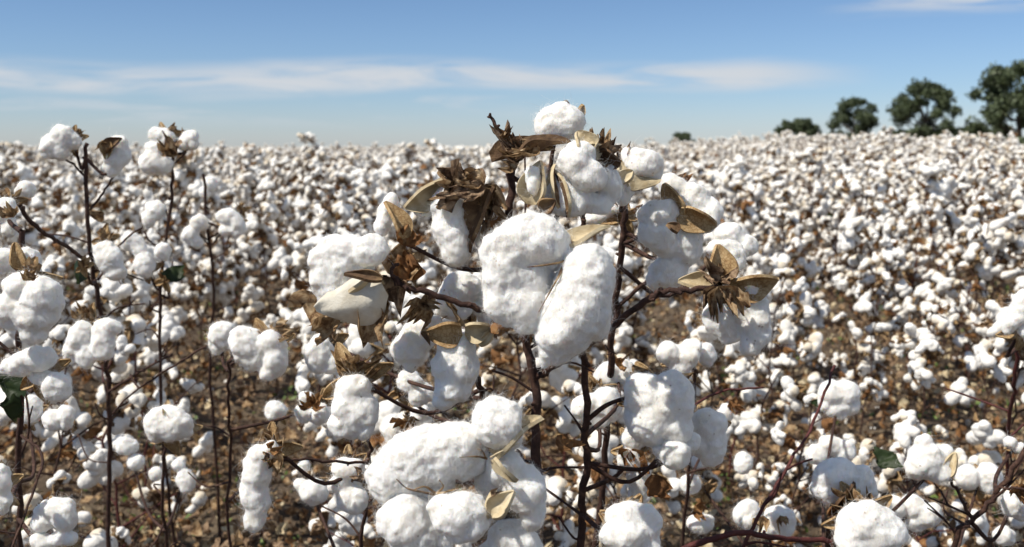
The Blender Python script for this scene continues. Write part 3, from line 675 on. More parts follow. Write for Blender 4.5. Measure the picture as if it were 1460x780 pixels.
hero_plant('big centre cotton plant with the largest twin-lobed boll', 765, 1.06,
  [('stem', [(733,215,1.0),(727,290,1.0),(735,380,1.01),(746,475,1.01),(763,540,1.02),(765,620,1.03),(766,800,1.05)], 6.5, 9.5),
   ('branch', [(722,452,0.99),(690,443,0.97),(640,427,0.96),(592,413,0.95),(572,405,0.95),(560,393,0.95)], 5.5, 4.5),
   ('branch', [(566,409,0.95),(558,385,0.95),(568,375,0.95)], 3.5, 3),
   ('branch', [(762,540,1.02),(800,515,0.99),(850,482,0.97),(905,440,0.95),(938,418,0.94),(945,416,0.94),(985,413,0.94),(1022,409,0.94)], 6, 4.5),
   ('branch', [(728,300,1.0),(712,290,0.99),(700,280,0.99)], 4, 3),
   ('branch', [(733,240,1.0),(728,215,0.99),(715,195,0.98),(702,170,0.98),(696,167,0.98)], 4, 2.5)],
  [ dict(label='largest boll, two long hanging lobes of cotton', d=0.90, fuzz=14, base=(790,390,0.96), nostalk=False,
     lobes=[(738,352,42,36,20,.002),(720,395,31,42,5,.002),(736,432,28,34,-15,.002),(760,340,48,36,-12),(718,372,30,40,15),(720,415,27,42,-8),(752,445,24,32,-20),(745,392,40,46,0,0.012),(785,350,30,34,0,0.006),
            (832,410,40,42,8,-.004),(816,450,42,42,20,-.004),(836,388,36,38,0,-0.004),(828,430,42,46,10,-0.006),(805,468,40,40,25,-0.004),(792,496,22,26,10),(777,514,7,13,10),(842,455,25,30,20,0.01)],
     valves=[(790,372,866,316,34,(-.5,.6,.5),0.012,4,4),(800,365,770,300,40,(0,-.2,1),0.05,0,1)],
     twigs_creases=[([(806,372,-.010),(790,376,-.020),(770,379,-.026),(752,381,-.026)],2.0,2),([(804,376,-.010),(796,395,-.018),(782,420,-.018),(768,445,-.014)],1.8,2)],  # brown tubes standing in for the dark shaded creases between the lobes
     bracts=[(805,380,835,322,22,(-.4,.5,.6),0.01,2,3,0.1,0.3)]),
    dict(label='round boll crowning the plant above a cupped brown valve', d=0.98, base=(790,205,1.0),
     lobes=[(800,176,36,25,0),(785,183,22,20,0),(818,180,18,18,0)],
     valves=[(735,228,812,196,44,(0,.9,.25),-0.02,1,1),(790,165,812,146,24,(0,-.6,.6),0.03,1,1),(820,170,834,150,14,(0,-.6,.6),0.02,0,1),(700,228,790,205,40,(0,.7,.6),0.0,1,1)],
     bracts=[(745,228,705,195,40,(0,.3,1),-0.01,5,5,0.3,0.6),(740,232,700,215,36,(.2,-.4,1),-0.015,2,5,0.25,0.6),(735,225,712,178,30,(.3,.1,1),0,5,4,0.3,0.7),(720,205,690,165,16,(.3,.1,1),0,5,3,0.5,0.6),(715,200,730,180,16,(.3,.1,1),-.01,2,3,0.5,0.6),(770,218,700,222,26,(0,.5,1),-.03,2,4,0.15,0.5),(780,170,768,158,12,(0,0,1),0.0,2,3,.3)]),
    dict(label='cream-rimmed boll with cupped valves just below the crown', d=0.955, base=(830,262,0.99),
     lobes=[(822,228,26,26,0,-0.01),(838,250,22,22,-10,-0.012),(818,212,14,14,0,0),(863,250,20,38,12,0.01),(868,275,16,24,0,0.012),(815,285,42,24,-10,0.005),(845,292,28,18,0,0.005),(795,272,22,22,0,0.012),(762,258,13,22,8,-0.012)],
     valves=[(760,292,768,228,40,(-.35,.25,1),-0.008,4,4),(800,300,785,235,30,(-.9,.2,.3),-0.002,4,1),(810,310,795,240,34,(.8,.3,.4),0.0,4,1),(840,215,824,186,34,(-.1,.6,.9),-0.012,4,1),(836,216,862,212,26,(.5,-.2,.7),-0.006,4,1),(770,300,792,285,22,(0,0,1),-0.02,1,1),(800,250,850,300,46,(-.5,-.5,.8),0.02,4,4),(850,225,885,235,34,(.1,-.3,.8),0.0,1,1)],
     bracts=[(850,212,855,168,34,(0,.2,1),0.01,2,5,0.1,0.4,0.09),(862,215,872,172,26,(-.3,0,1),0.015,5,4,0.1,0.5,.1),(855,235,900,215,26,(0,.4,1),0.0,5,4,0.1,.5)]),
    dict(label='boll held at the end of the left branch over hanging dry bracts', d=0.95, base=(548,398,0.955), nostalk=True, fuzz=10,
     lobes=[(478,385,34,38,0,.006),(508,358,40,22,4,.001),(492,355,40,22,4),(528,358,24,23,-10,-0.008),(463,370,24,22,0),(458,395,18,24,0,0.004),(480,415,28,28,0,0.006),(500,385,36,22,0,0.006),(487,438,16,18,0,0.006)],
     valves=[(545,404,452,442,80,(-.15,-.3,-1),-0.022,4,8),(545,398,490,388,14,(0,.4,1),-0.03,1,1),(548,402,480,440,60,(.1,.9,.3),0.0,4,4)],
     bracts=[(545,405,405,490,48,(0,.6,1),0.004,2,3,0.1,0.2,.05),(535,430,485,530,50,(.3,.1,1),-0.004,2,1,0.15,0.05,.04),(545,420,520,515,60,(-.3,.1,1),0.01,2,4,0.1,.3,.05),(480,448,440,505,34,(0,0,1),-.008,2,3,0.2,.3,.05),(555,395,560,460,50,(0,0,1),0.008,5,4,0.1,.4,.05)]),
    dict(label='sliver of cotton in a tan valve behind the left boll', d=1.0, base=(575,345,1.0),
     lobes=[(552,302,15,26,-18),(545,325,12,14,0)], valves=[(578,340,552,285,30,(.6,.3,.8),-0.014,0,4)],
     bracts=[(575,350,590,300,36,(.4,.1,1),-.01,6,3,.1,.3,.1),(590,400,570,325,44,(.2,.1,1),-.012,6,3,.2,.3,.08),(560,395,610,345,56,(.1,.3,1),0.0,2,4,.1,.35,.08),(565,390,604,395,50,(.1,.6,1),0.0,5,4,.1,.35,.08)]),
    dict(label='long drooping boll under a dark wrinkled bract cap', d=0.985, base=(668,262,1.0),
     lobes=[(642,320,27,46,2,.002),(642,295,28,30,0),(640,325,26,34,4),(648,352,22,26,0),(662,300,16,30,0,0.006),(690,340,14,16,0,0.008),(604,302,14,8,-12,0.01)],
     valves=[(702,266,664,358,40,(-.75,.1,.8),-0.012,1,1),(645,255,578,300,44,(.2,-.55,1),0.004,4,1),(655,262,625,242,26,(0,.4,1),-.006,1,1)],
     bracts=[(690,268,590,245,50,(0,.75,.8),-0.012,5,5,-0.1,.25,.05),(692,268,615,285,30,(.1,.2,1),-0.03,5,6,0.05,.3,.04),(690,262,600,262,40,(0,.5,1),-0.02,2,5,-0.05,.3,.05),(697,265,735,335,40,(-.5,.1,1),-0.004,2,4,0.1,.3,.07),(700,262,708,345,30,(-.5,.1,1),0.0,5,3,0.1,.3,.07)]),
    dict(label='boll seen from behind at the end of the right branch, dark bract fan', d=0.955, base=(1024,408,0.945), nostalk=True,
     lobes=[(1070,448,22,46,10,.002),(1064,425,20,28,12),(1075,460,22,36,8),(1070,485,16,20,0),(1038,462,26,30,0,0.02),(1018,455,16,26,0,0.022),(1030,352,26,14,0,0.02),(1045,368,14,20,0,0.02)],
     valves=[(1028,406,1026,348,42,(.1,-.15,1),-0.004,0,4),(1040,404,1112,402,44,(.1,-.55,1),-0.01,0,4,-0.0),(1015,408,968,398,26,(0,.5,1),0.0,4,4)],
     bracts=[(1024,408,1046,500,58,(0,.15,1),-0.026,2,6,-0.05,.5,.04),(1022,408,1018,482,46,(-.2,.15,1),-0.022,5,5,0.0,.5,.04),(1020,405,982,370,22,(.2,.3,1),-0.02,5,2,0.15,.7,.05),(1022,402,1000,362,26,(.2,.3,1),-0.01,2,3,0.1,.6,.05),(1026,402,1040,372,34,(0,.3,1),-0.014,5,4,0.1,.5,.05)]),
  ],
  leaves=[(722,300,0.99,-.3,-1,42,6,.8),(745,400,1.0,-.6,-.4,30,6,.8),(700,480,0.97,.3,1,30,6,.7)])

hero_plant('cotton plant in front below centre carrying the heavy pile of fused bolls', 620, 0.98,
  [('stem', [(735,640,0.93),(745,680,0.93),(725,800,0.95)], 5, 6)],
  [ dict(label='wide pile of big cotton lobes at the bottom of the picture', d=0.84, base=(690,665,0.87), fuzz=13, amp=(0.006,0.0024),
     lobes=[(578,668,40,44,30,0.004),(618,648,44,42,20,0.004),(560,680,36,40,0,0.0),(595,655,46,42,20),(640,640,46,38,20),(665,650,28,34,0,0.01),(710,604,36,34,-10,-0.006),(722,622,24,20,0),(600,690,46,30,0,0.012)],
     valves=[(706,652,768,590,44,(-.6,.5,.6),-0.004,4,4)],
     twigs_creases=[([(694,654,-.012),(680,651,-.026),(655,652,-.028)],1.6,1),([(692,652,-.012),(688,643,-.028),(680,640,-.03)],1.4,5),([(700,652,-.01),(712,645,-.02),(740,632,-.02)],1.6,4)]),
    dict(label='lower left lobes of the pile', d=0.83, base=(615,705,0.85), lobes=[(580,740,38,36,10),(600,760,44,44,0,0.01),(565,725,18,18,0,.01)],
     auto=False, twigs_creases=[([(622,706,-.012),(600,701,-.024),(580,696,-.022),(565,683,-.024)],2.0,5),([(620,703,-.012),(606,694,-.026),(590,698,-.026)],1.8,2),([(622,704,-.012),(632,694,-.026),(626,684,-.03)],1.7,2),([(618,706,-.012),(640,700,-.024),(655,697,-.02)],2.4,0)]),
    dict(label='twisted pointed tuft in the middle of the pile', d=0.80, base=(690,715,0.83), fuzz=12, lobes=[(655,732,40,30,8),(630,722,20,16,10),(675,745,24,24,0),(652,755,20,14,0),(618,722,9,8,0)],
     valves=[(700,735,732,700,30,(-.3,.3,1),-0.005,4,4),(700,740,705,700,24,(.2,.3,1),0.0,4,4)], bracts=[(700,705,722,698,14,(0,.3,1),-.02,5,3,.4,.6)]),
    dict(label='right-hand lobe of the pile, hanging down', d=0.845, base=(700,655,0.87), lobes=[(722,668,32,26,-20),(745,695,30,34,-10),(762,722,18,32,-5,.005),(705,690,30,26,0,0.012)],
     valves=[(702,655,735,690,14,(-.5,-.3,1),-0.028,4,4)]),
    dict(label='lowest boll of the pile, cut by the bottom edge', d=0.87, base=(720,745,0.9), lobes=[(730,768,36,26,0),(712,790,30,24,0),(755,790,22,24,0)]),
  ])

hero_plant('cotton plant just right of centre on an upright dark stem with thick grey bolls', 834, 1.2,
  [('stem', [(836,470,1.07),(834,560,1.1),(836,640,1.12),(830,720,1.14),(828,800,1.16)], 6, 8),
   ('branch', [(836,470,1.07),(830,400,1.06),(832,330,1.05),(830,300,1.04)], 4.5, 4)],
  [ dict(label='big greyish boll with a deep fold down its middle', d=1.08, base=(935,560,1.12), lobes=[(935,590,40,44,0,.008),(918,565,28,34,8),(925,600,32,36,0),(958,570,30,38,-6,-0.004),(955,605,28,28,0),(938,622,18,18,0)]),
    dict(d=1.12, base=(1010,610,1.15), lobes=[(1010,608,24,24,0),(1018,635,20,28,-8),(1000,620,18,28,0)]),
    dict(d=1.07, base=(960,630,1.1), lobes=[(963,646,22,21,0),(986,628,14,13,0,.01),(945,640,14,12,0,.01)]),
    dict(d=1.18, base=(905,640,1.2), lobes=[(905,625,22,16,0),(898,655,20,18,0),(912,690,18,30,10)], bracts=[(900,640,930,700,30,(0,0,1),-.01,6,3,.1,.3),(895,640,880,670,30,(0,0,1),-.01,6,3,.1,.3)]),
    dict(label='dark-tinged rolled boll low beside the stem', d=1.02, base=(880,745,1.05), lobes=[(895,735,30,20,-10),(920,750,22,32,10),(890,765,30,22,0,-.01),(925,775,18,20,0)], bracts=[(870,745,905,700,30,(.2,0,1),.035,2,4,.1)], auto=False, valves=[(880,750,860,775,24,(.3,0,1),.03),(880,745,855,730,24,(.3,0,1),.03),(890,740,915,706,24,(0,0,1),.03)]),
    dict(d=1.22, base=(850,560,1.25), lobes=[(838,582,22,20,0),(866,575,20,24,0),(850,595,22,14,0)]),
    dict(d=1.28, base=(878,525,1.31), lobes=[(868,535,18,18,0),(890,535,16,22,0)], bracts=[(878,520,900,505,24,(0,0,1),-.02,6,3,.1)]),
  ], leaves=[(795,615,1.05,.2,-1,46,6,1.0),(935,670,1.1,-.2,-1,50,6,.8)])

hero_plant('red-stemmed cotton plant behind the centre carrying the big shoulder bolls', 872, 1.42,
  [('stem', [(893,275,1.12),(889,330,1.14),(882,400,1.18),(874,480,1.22),(866,580,1.3),(860,700,1.36),(850,800,1.4)], 5.5, 8),
   ('branch', [(885,350,1.15),(915,336,1.12),(945,325,1.1),(975,310,1.1)], 3.5, 3),
   ('branch', [(878,440,1.2),(900,420,1.18),(930,395,1.15),(960,380,1.13)], 3.5, 3)],
  [ dict(label='cream ball-shaped boll at the right shoulder of the crown', d=1.03, base=(892,240,1.06), lobes=[(915,232,26,22,-8),(925,245,20,20,0,.01),(900,225,14,14,0),(893,262,11,20,5),(890,280,8,12,0)],
     valves=[(890,255,880,228,26,(.5,.2,.8),-0.004,4,4),(886,260,902,242,20,(0,.5,1),-.022,4,1),(895,240,940,262,40,(-.2,-.7,-.6),-.005,4,4)], bracts=[(885,240,868,205,26,(0,.3,1),.01,5,4,.2),(890,238,905,208,22,(0,.3,1),.01,2,4,.2)]),
    dict(label='broad boll leaning right with two tan valves below it', d=1.07, base=(962,300,1.09), lobes=[(962,268,24,18,-20),(985,285,28,24,-30),(1008,308,22,26,-30),(975,295,24,22,0,.008)],
     valves=[(972,308,945,262,30,(-.4,.0,1),-0.022,0,4),(968,302,1022,324,40,(.1,-.5,1),-0.024,0,4)], bracts=[(960,262,990,238,30,(0,.2,1),.012,6,4,.1,.4)]),
    dict(label='fluffy boll under the leaning one', d=1.05, base=(962,322,1.08), fuzz=12, lobes=[(940,305,26,22,0),(936,335,23,25,0),(950,350,24,16,0,.006),(975,350,26,30,0,.016),(955,388,26,24,0,.018),(938,400,14,14,0,.018)], valves=[(968,330,952,318,14,(.3,.3,1),-.034,1,4)]),
    dict(d=1.2, base=(1040,345,1.22), lobes=[(1040,338,20,18,0),(1062,352,20,16,0),(1028,345,12,12,0)]),
    dict(d=1.16, base=(890,310,1.18), lobes=[(868,300,28,10,20),(850,310,20,10,10)], bracts=[(905,310,935,290,26,(0,0,1),0,6,3,.2)]),
  ])

hero_plant('cotton plant left of centre with hanging bolls below the dark branch', 690, 1.3,
  [('stem', [(668,450,1.08),(672,520,1.12),(690,570,1.16),(700,660,1.2),(690,800,1.24)], 5, 7)],
  [ dict(label='long smooth boll hanging under two small open valves', d=0.985, base=(662,468,0.99), lobes=[(650,522,28,42,0,.002),(652,495,26,24,0),(651,525,32,30,0),(645,552,26,24,0),(636,570,18,13,15)],
     valves=[(658,468,601,476,40,(.0,-.45,1),-0.012,0,4),(663,468,703,470,36,(.0,-.45,1),-0.010,4,1),(700,474,684,494,14,(0,0,1),-.01,4,4)], bracts=[(660,465,632,420,10,(0,.2,1),-.012,2,2,.1),(603,472,612,494,10,(0,0,1),-.014,1,1,.1)]),
    dict(label='pointed boll left of the hanging one', d=1.03, base=(610,470,1.05), lobes=[(597,480,26,24,20),(583,500,24,22,0),(586,520,10,12,0),(612,464,20,16,0)], bracts=[(610,432,560,485,44,(.2,.2,1),-.02,2,6,.2,.5),(600,430,630,440,26,(.2,.2,1),-.02,2,4,.3,.4)]),
    dict(d=1.05, base=(660,430,1.08), lobes=[(655,412,30,24,10),(650,435,26,20,0),(692,435,24,20,0,.01),(700,455,20,16,0,.01)]),
    dict(label='plain oblong boll dangling left of the pile', d=1.06, base=(505,540,1.08), lobes=[(503,582,28,44,0,.004),(505,555,24,20,0),(497,580,24,24,0),(515,585,22,28,0),(490,605,20,20,0),(520,612,14,18,0),(505,600,20,20,0)]),
    dict(d=1.24, base=(570,560,1.26), lobes=[(585,545,18,16,0),(600,562,18,16,0)]),
    dict(d=1.3, base=(470,490,1.32), lobes=[(455,505,20,26,0),(475,520,16,16,0),(490,545,14,16,0)]),
    dict(d=1.15, base=(498,665,1.17), lobes=[(495,668,24,16,0),(485,690,16,14,0),(500,710,24,20,0)], bracts=[(520,680,495,675,18,(0,0,1),-.02,5,3,.1)]),
    dict(d=1.3, base=(590,600,1.33), lobes=[(600,595,16,18,0),(575,640,16,20,0),(560,615,14,14,0)], bracts=[(580,600,560,625,30,(0,0,1),-.02,6,4,.2),(580,600,610,620,30,(0,0,1),-.02,2,4,.2)]),
  ])

hero_plant('low cotton plant left of the pile with one long trailing tuft of cotton', 470, 1.35,
  [('stem', [(520,560,1.12),(527,640,1.15),(522,700,1.2),(515,800,1.26)], 3.5, 5.5),
   ('branch', [(523,660,1.13),(470,658,1.1),(420,655,1.08),(385,665,1.07),(345,682,1.06)], 3.2, 2.2)],
  [ dict(label='long tuft trailing straight down from its bur', d=1.07, base=(392,640,1.09), lobes=[(370,666,20,26,8,.002),(365,700,20,30,8,.002),(362,728,14,26,5,.002),(372,650,18,20,20),(368,680,20,24,0),(362,712,18,24,10),(362,742,11,18,0),(385,636,12,10,0)], bracts=[(385,640,405,628,24,(0,0,1),-.02,6,4,.2),(392,640,398,690,34,(0,0,1),.0,2,4,.2),(385,652,365,645,14,(0,0,1),-.03,5,3,.2)]),
    dict(d=1.45, base=(440,690,1.48), lobes=[(448,700,20,18,0),(432,665,10,10,0),(428,690,10,10,0)]),
  ])

hero_plant('cotton plant with tall bare dark stem on the left, bolls above the skyline', 160, 1.95,
  [('stem', [(120,205,1.58),(124,250,1.6),(124,320,1.62),(136,400,1.66),(148,470,1.7),(154,560,1.76),(156,680,1.84),(156,800,1.9)], 4.2, 6.5),
   ('branch', [(140,385,1.65),(100,355,1.55),(60,330,1.45),(38,310,1.4),(28,290,1.38)], 4, 4),
   ('branch', [(124,255,1.6),(105,235,1.6),(88,225,1.6)], 2.5, 2), ('branch', [(128,300,1.62),(150,270,1.62),(165,245,1.62)], 2.5, 2),
   ('branch', [(140,400,1.66),(170,350,1.7),(200,325,1.72)], 2.5, 2), ('branch', [(154,560,1.76),(200,530,1.7),(245,505,1.66)], 3, 2)],
  [ dict(label='boll at the tip of the tall stem, against the sky', d=1.58, base=(105,200,1.6), lobes=[(92,196,18,16,0),(74,210,15,17,0),(86,216,12,13,0),(104,200,12,12,0)]),
    dict(label='boll hooded by a brown valve beside the tall stem', d=1.6, base=(160,200,1.62), lobes=[(166,222,18,20,0),(160,240,16,12,0),(170,205,12,12,0)], valves=[(150,215,172,196,18,(0,.4,1),-.02,1,1),(150,200,152,228,16,(.5,0,1),-.02,0,1)], bracts=[(155,205,140,225,20,(0,0,1),-.02,2,4,.2)]),
    dict(d=1.45, base=(120,380,1.5), lobes=[(38,272,13,12,0)]),
    dict(d=1.6, base=(150,345,1.62), lobes=[(158,372,18,20,0),(148,355,14,12,0),(165,388,16,12,0)]),
    dict(label='pair of bolls on top of a cut stem low on the left', d=1.4, base=(130,462,1.43), lobes=[(112,482,17,17,0),(104,502,14,18,0),(122,505,16,18,0),(148,488,17,26,0),(158,466,20,12,-10),(118,468,12,10,0)]),
  ], leaves=[(112,360,1.6,0,-1,55,7,.35),(150,300,1.65,-.5,-.6,30,2,.9)])

hero_plant('thin-stemmed cotton plant with stacked bolls breaking the skyline on the left', 235, 2.25,
  [('stem', [(247,205,1.85),(246,240,1.87),(238,330,1.9),(228,420,1.95),(228,500,2.0),(232,620,2.1)], 3.2, 4.5),
   ('branch', [(246,235,1.87),(262,220,1.86),(270,205,1.86)], 2, 1.8), ('branch', [(237,360,1.9),(215,345,1.88),(205,330,1.88)], 2, 2)],
  [ dict(label='upper boll of the stack, half wrapped in grey bract', d=1.85, base=(238,195,1.87), lobes=[(226,192,15,11,0),(240,198,10,10,0),(222,212,15,10,0),(218,232,19,17,0),(232,236,13,13,0)], bracts=[(248,222,225,182,30,(0,0,1),-.02,5,4,.2),(248,225,243,185,22,(0,0,1),-.02,2,4,.2)]),
    dict(label='small boll on a side twig right of the stack', d=1.86, base=(262,200,1.88), lobes=[(270,196,13,11,0),(276,204,9,9,0),(262,205,9,9,0)]),
    dict(d=1.85, base=(210,385,1.87), lobes=[(196,352,12,14,0),(185,345,12,12,0),(206,378,14,18,0),(232,358,12,12,0)]),
    dict(d=1.9, base=(235,400,1.92), lobes=[(222,300,14,14,0),(212,312,10,12,0)]),
  ], leaves=[(240,375,1.9,.5,-1,32,7,.6)])
hero_plant('slender dark-stemmed cotton plant between the skyline stack and the centre', 300, 2.5,
  [('stem', [(290,250,2.15),(298,340,2.2),(304,430,2.3),(300,520,2.4)], 3, 4), ('branch', [(298,345,2.2),(275,325,2.18),(262,320,2.18)], 2, 1.6), ('branch', [(300,350,2.2),(325,322,2.2),(332,310,2.2)], 2, 1.6)],
  [ dict(d=2.15, base=(275,330,2.17), lobes=[(285,318,12,12,0),(272,335,12,13,0),(280,345,10,10,0)]),
    dict(d=2.15, base=(330,318,2.17), lobes=[(325,310,16,12,0),(338,322,12,16,0),(322,328,10,9,0)]),
    dict(d=2.2, base=(345,300,2.22), lobes=[(300,262,10,10,0),(292,275,8,9,0)])])

hero_plant('cotton plant at the left edge with one huge drooping boll', 35, 1.35,
  [('stem', [(30,330,1.12),(32,400,1.14),(30,480,1.16),(28,600,1.22),(30,800,1.28)], 6, 8), ('branch', [(30,620,1.22),(60,650,1.2),(40,720,1.15),(10,800,1.1)], 3, 2.5)],
  [ dict(label='huge drooping boll with four lobes at the left edge', d=1.02, base=(48,400,1.05), fuzz=10, lobes=[(30,408,26,22,20),(14,440,26,24,0),(62,425,28,28,-20),(50,450,32,26,0),(48,474,20,16,0),(20,455,20,16,0)], bracts=[(45,400,40,378,20,(0,.3,1),-.03,2,4,.3),(45,398,60,382,18,(0,.3,1),-.03,2,4,.3)]),
    dict(d=1.08, base=(25,370,1.1), lobes=[(8,375,20,20,0),(40,372,20,18,-20),(50,388,10,14,0)], valves=[(30,385,20,345,20,(.3,.2,1),-.02,0,1)]),
    dict(d=1.15, base=(14,290,1.17), lobes=[(10,300,14,18,0),(16,322,12,14,0)], bracts=[(20,310,5,275,30,(0,.3,1),-.02,2,4,.2)]),
    dict(label='pale wide boll leaning over a dark leaf at the left edge', d=1.05, base=(58,535,1.08), lobes=[(50,512,32,16,8),(22,524,24,14,0),(62,540,26,12,-10,.01),(84,552,20,20,-20)]),
    dict(d=1.35, base=(40,590,1.37), lobes=[(45,585,14,20,0),(75,600,14,14,0),(95,595,12,18,0)]),
    dict(d=1.05, base=(2,690,1.08), lobes=[(2,690,14,28,0),(6,715,12,18,0)]),
    dict(label='two-tuft boll near the lower left corner', d=1.1, base=(78,735,1.13), lobes=[(75,728,26,16,10),(92,735,18,22,0),(65,742,18,14,0),(90,768,22,12,0),(60,775,16,12,0)]),
  ], leaves=[(50,535,1.1,-1,-.2,60,7,.35),(45,590,1.12,-1,.3,60,7,.3)])

hero_plant('small cotton plant low on the left with one round boll', 235, 1.9,
  [('stem', [(238,590,1.5),(235,640,1.55),(232,720,1.6),(240,800,1.7)], 3, 4.5), ('branch', [(345,470,1.4),(300,490,1.42),(250,520,1.45),(190,560,1.5),(160,590,1.5)], 2.2, 2.2)],
  [ dict(label='round boll shaped like a mushroom cap', d=1.4, base=(242,615,1.42), lobes=[(240,603,34,24,0,.002),(240,600,32,20,0),(222,614,14,18,0),(260,612,13,14,0)]),
    dict(d=1.75, base=(185,640,1.77), lobes=[(180,635,16,12,0),(195,660,13,12,0)]),
    dict(d=1.7, base=(262,680,1.73), lobes=[(255,662,9,9,0),(265,685,13,16,0),(222,675,9,9,0)])])
hero_plant('cotton plant between the left stems and the centre with a bunched boll', 400, 1.7,
  [('stem', [(330,500,1.35),(325,560,1.4),(328,640,1.5),(332,800,1.6)], 3, 4.5), ('branch', [(330,520,1.36),(360,495,1.32),(400,485,1.3)], 2.5, 2)],
  [ dict(label='bunched boll left of the centre plant', d=1.28, base=(385,490,1.3), lobes=[(370,498,32,20,-10,.006),(354,500,22,24,20,.002),(348,490,22,24,20),(360,510,18,20,0),(388,490,20,18,0),(392,512,18,22,0),(382,528,14,12,0)], bracts=[(395,480,430,470,30,(0,.3,1),0,2,4,.2)]),
    dict(d=1.4, base=(315,480,1.42), lobes=[(318,478,18,20,0),(308,495,10,12,0)]),
    dict(d=1.7, base=(400,590,1.73), lobes=[(392,585,14,14,0)]),
    dict(d=1.5, base=(462,575,1.52), lobes=[(438,568,12,11,0),(455,590,14,16,0),(432,590,11,12,0)], bracts=[(445,580,470,560,30,(0,.3,1),-.02,6,5,.2),(445,580,430,560,30,(0,.3,1),-.02,6,5,.2)])])

hero_plant('cotton plant on the right front with two big shaded bolls stacked', 1215, 1.5,
  [('stem', [(1190,705,1.1),(1185,740,1.12),(1180,800,1.18)], 4, 6), ('branch', [(1185,772,1.1),(1120,768,1.09),(1060,760,1.08),(1010,770,1.08),(960,790,1.08)], 4.5, 5.5, 'red'),
   ('branch', [(1190,520,1.3),(1160,600,1.25),(1120,670,1.22),(1085,730,1.2),(1050,800,1.2)], 2.2, 3.2, 'red')],
  [ dict(label='upper of the two stacked bolls, split over a dark bur', d=1.05, base=(1205,712,1.08), lobes=[(1190,678,30,24,15),(1178,700,20,20,0),(1222,690,20,26,-25),(1235,705,12,18,-15)], valves=[(1190,725,1222,690,22,(.2,-.3,1),-.03,1,1),(1200,722,1228,700,20,(-.3,-.3,1),-.02,4,4)], bracts=[(1200,715,1160,715,30,(0,0,1),0,6,4,.3),(1195,720,1175,750,30,(0,0,1),0,6,4,.3),(1200,720,1195,765,26,(0,0,1),0,2,4,.3)]),
    dict(label='lower stacked boll, large and bluish in shade', d=0.98, base=(1225,735,1.02), lobes=[(1242,755,46,36,-15,.004),(1240,745,38,28,-15),(1225,765,30,26,0),(1262,760,28,28,-20),(1240,785,44,24,0)]),
    dict(d=1.3, base=(1290,735,1.33), lobes=[(1272,725,22,16,0),(1300,722,16,16,0),(1320,735,20,18,0),(1310,745,16,12,0)]),
    dict(label='notched boll with a cream valve on its right', d=1.22, base=(1345,655,1.24), lobes=[(1320,655,26,24,10),(1305,668,16,16,0),(1338,668,18,18,0),(1316,632,13,12,0),(1345,645,12,10,0)], valves=[(1348,680,1362,645,20,(-.4,.2,1),-.01,4,4)]),
    dict(label='clean many-lobed boll beside a green leaf', d=1.5, base=(1195,570,1.52), lobes=[(1185,562,18,18,0),(1205,562,18,18,0),(1195,582,20,16,0),(1212,578,12,14,0),(1178,575,12,12,0)]),
    dict(d=1.5, base=(1185,640,1.53), lobes=[(1165,648,16,14,0),(1185,634,18,14,0),(1205,645,14,16,0)]),
    dict(d=1.45, base=(1090,740,1.48), lobes=[(1065,735,18,22,0),(1110,745,22,22,0),(1090,752,18,16,0)], bracts=[(1088,735,1080,765,20,(0,0,1),-.03,2,4,.2),(1112,735,1120,765,20,(0,0,1),-.03,2,4,.2)]),
    dict(d=1.6, base=(1005,700,1.62), lobes=[(1000,745,18,14,0),(985,690,14,14,0)], bracts=[(990,720,1010,735,26,(0,0,1),-.02,6,5,.3)]),
  ], leaves=[(1165,565,1.5,0,-1,20,7,.3),(1280,640,1.5,-.6,-.6,40,7,.5)])
hero_plant('dark diagonal cotton stem rising at the lower right corner', 1340, 1.35,
  [('stem', [(1478,610,1.2),(1455,655,1.2),(1420,705,1.22),(1385,745,1.24),(1360,790,1.26)], 4, 5.5), ('branch', [(1386,742,1.24),(1365,700,1.23),(1350,680,1.23)], 3, 2.5), ('branch', [(1425,695,1.2),(1460,697,1.18),(1500,694,1.18)], 2, 2)],
  [ dict(d=1.5, base=(1395,690,1.52), lobes=[(1380,680,15,18,0),(1410,682,18,20,0)]),
    dict(d=1.3, base=(1445,640,1.32), lobes=[(1440,632,9,9,0),(1452,640,8,8,0)]),
    dict(d=1.25, base=(1450,700,1.27), lobes=[(1440,718,12,18,0),(1455,730,12,14,0)], bracts=[(1455,690,1470,740,34,(0,0,1),-.02,6,5,.3),(1450,690,1450,720,34,(0,0,1),-.02,6,5,.3)]),
    dict(d=1.5, base=(1435,780,1.52), lobes=[(1432,765,16,14,0)]),
  ])
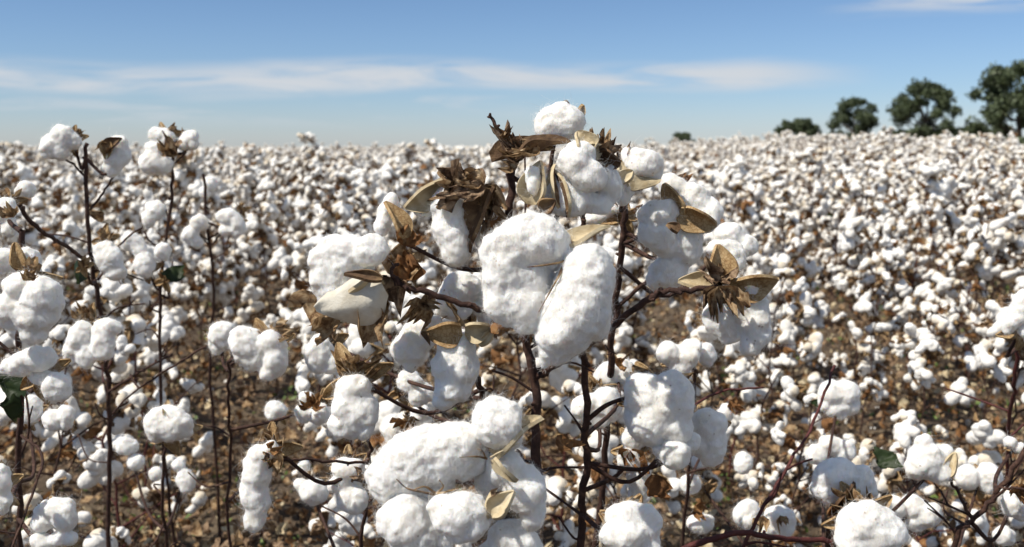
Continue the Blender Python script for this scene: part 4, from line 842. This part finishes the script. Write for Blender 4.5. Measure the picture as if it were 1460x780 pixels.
hero_plant('cotton plant at the right edge with a slanting white boll', 1475, 1.7,
  [('stem', [(1452,480,1.35),(1448,540,1.38),(1440,600,1.45),(1436,700,1.55)], 3, 4, 'red')],
  [ dict(label='slanting white boll cut by the right edge', d=1.28, base=(1455,470,1.3), lobes=[(1456,440,16,28,-25),(1440,462,10,16,-20),(1462,470,10,12,0)])])
hero_plant('small cotton plant right of the centre with a four-lobed boll and bare red twig', 960, 1.75,
  [('stem', [(985,500,1.35),(990,560,1.4),(985,640,1.5),(975,760,1.6)], 3, 4), ('branch', [(935,665,1.15),(970,600,1.2),(1020,560,1.25),(1090,553,1.25)], 3, 2, 'red')],
  [ dict(label='four-lobed boll above the greyish folded one', d=1.3, base=(965,510,1.32), lobes=[(955,505,16,18,0),(978,508,16,18,0),(968,525,14,14,0),(1008,508,13,16,0,.02),(988,492,12,10,0)]),
    dict(d=1.7, base=(1030,590,1.72), lobes=[(1035,590,12,14,0),(1060,660,14,16,0)], bracts=[(1040,570,1060,590,24,(0,0,1),-.02,6,4,.2)])])

# more full plants of the same crop standing between the close ones and the rows
r = np.random.default_rng(23)
for (px, d, s, k, label) in [
    (560, 1.95, .80, 0, 'short cotton plant behind the dangling oblong boll'), (700, 2.15, .86, 1, 'short cotton plant directly behind the centre stem'),
    (905, 1.95, .72, 2, 'short cotton plant behind the big greyish folded boll'), (1120, 2.1, .62, 3, 'low cotton plant behind the right-hand red diagonal branch'),
    (1340, 2.0, .66, 4, 'low cotton plant behind the dark diagonal stem on the right'), (1450, 2.3, .78, 5, 'cotton plant behind the slanting boll at the right edge'),
    (40, 1.95, .80, 3, 'cotton plant behind the huge drooping boll at the left edge'),
    (150, 2.35, .90, 4, 'cotton plant behind the tall bare stem on the left'),
    (800, 2.4, .85, 0, 'cotton plant behind the upright dark stem right of centre'), (1010, 2.5, .7, 5, 'low cotton plant behind the four-lobed boll')]:
    o = copy_tree(full[k]); b0 = P(px, 390, d); o.location = (b0.x, b0.y, gzf(b0.x, b0.y)); o.rotation_euler = (r.normal() * .05, r.normal() * .05, r.uniform(0, 6.28)); o.scale = (s, s, s)
    tag(o, label, 'cotton plant', 'short cotton plants between the close ones and the rows')
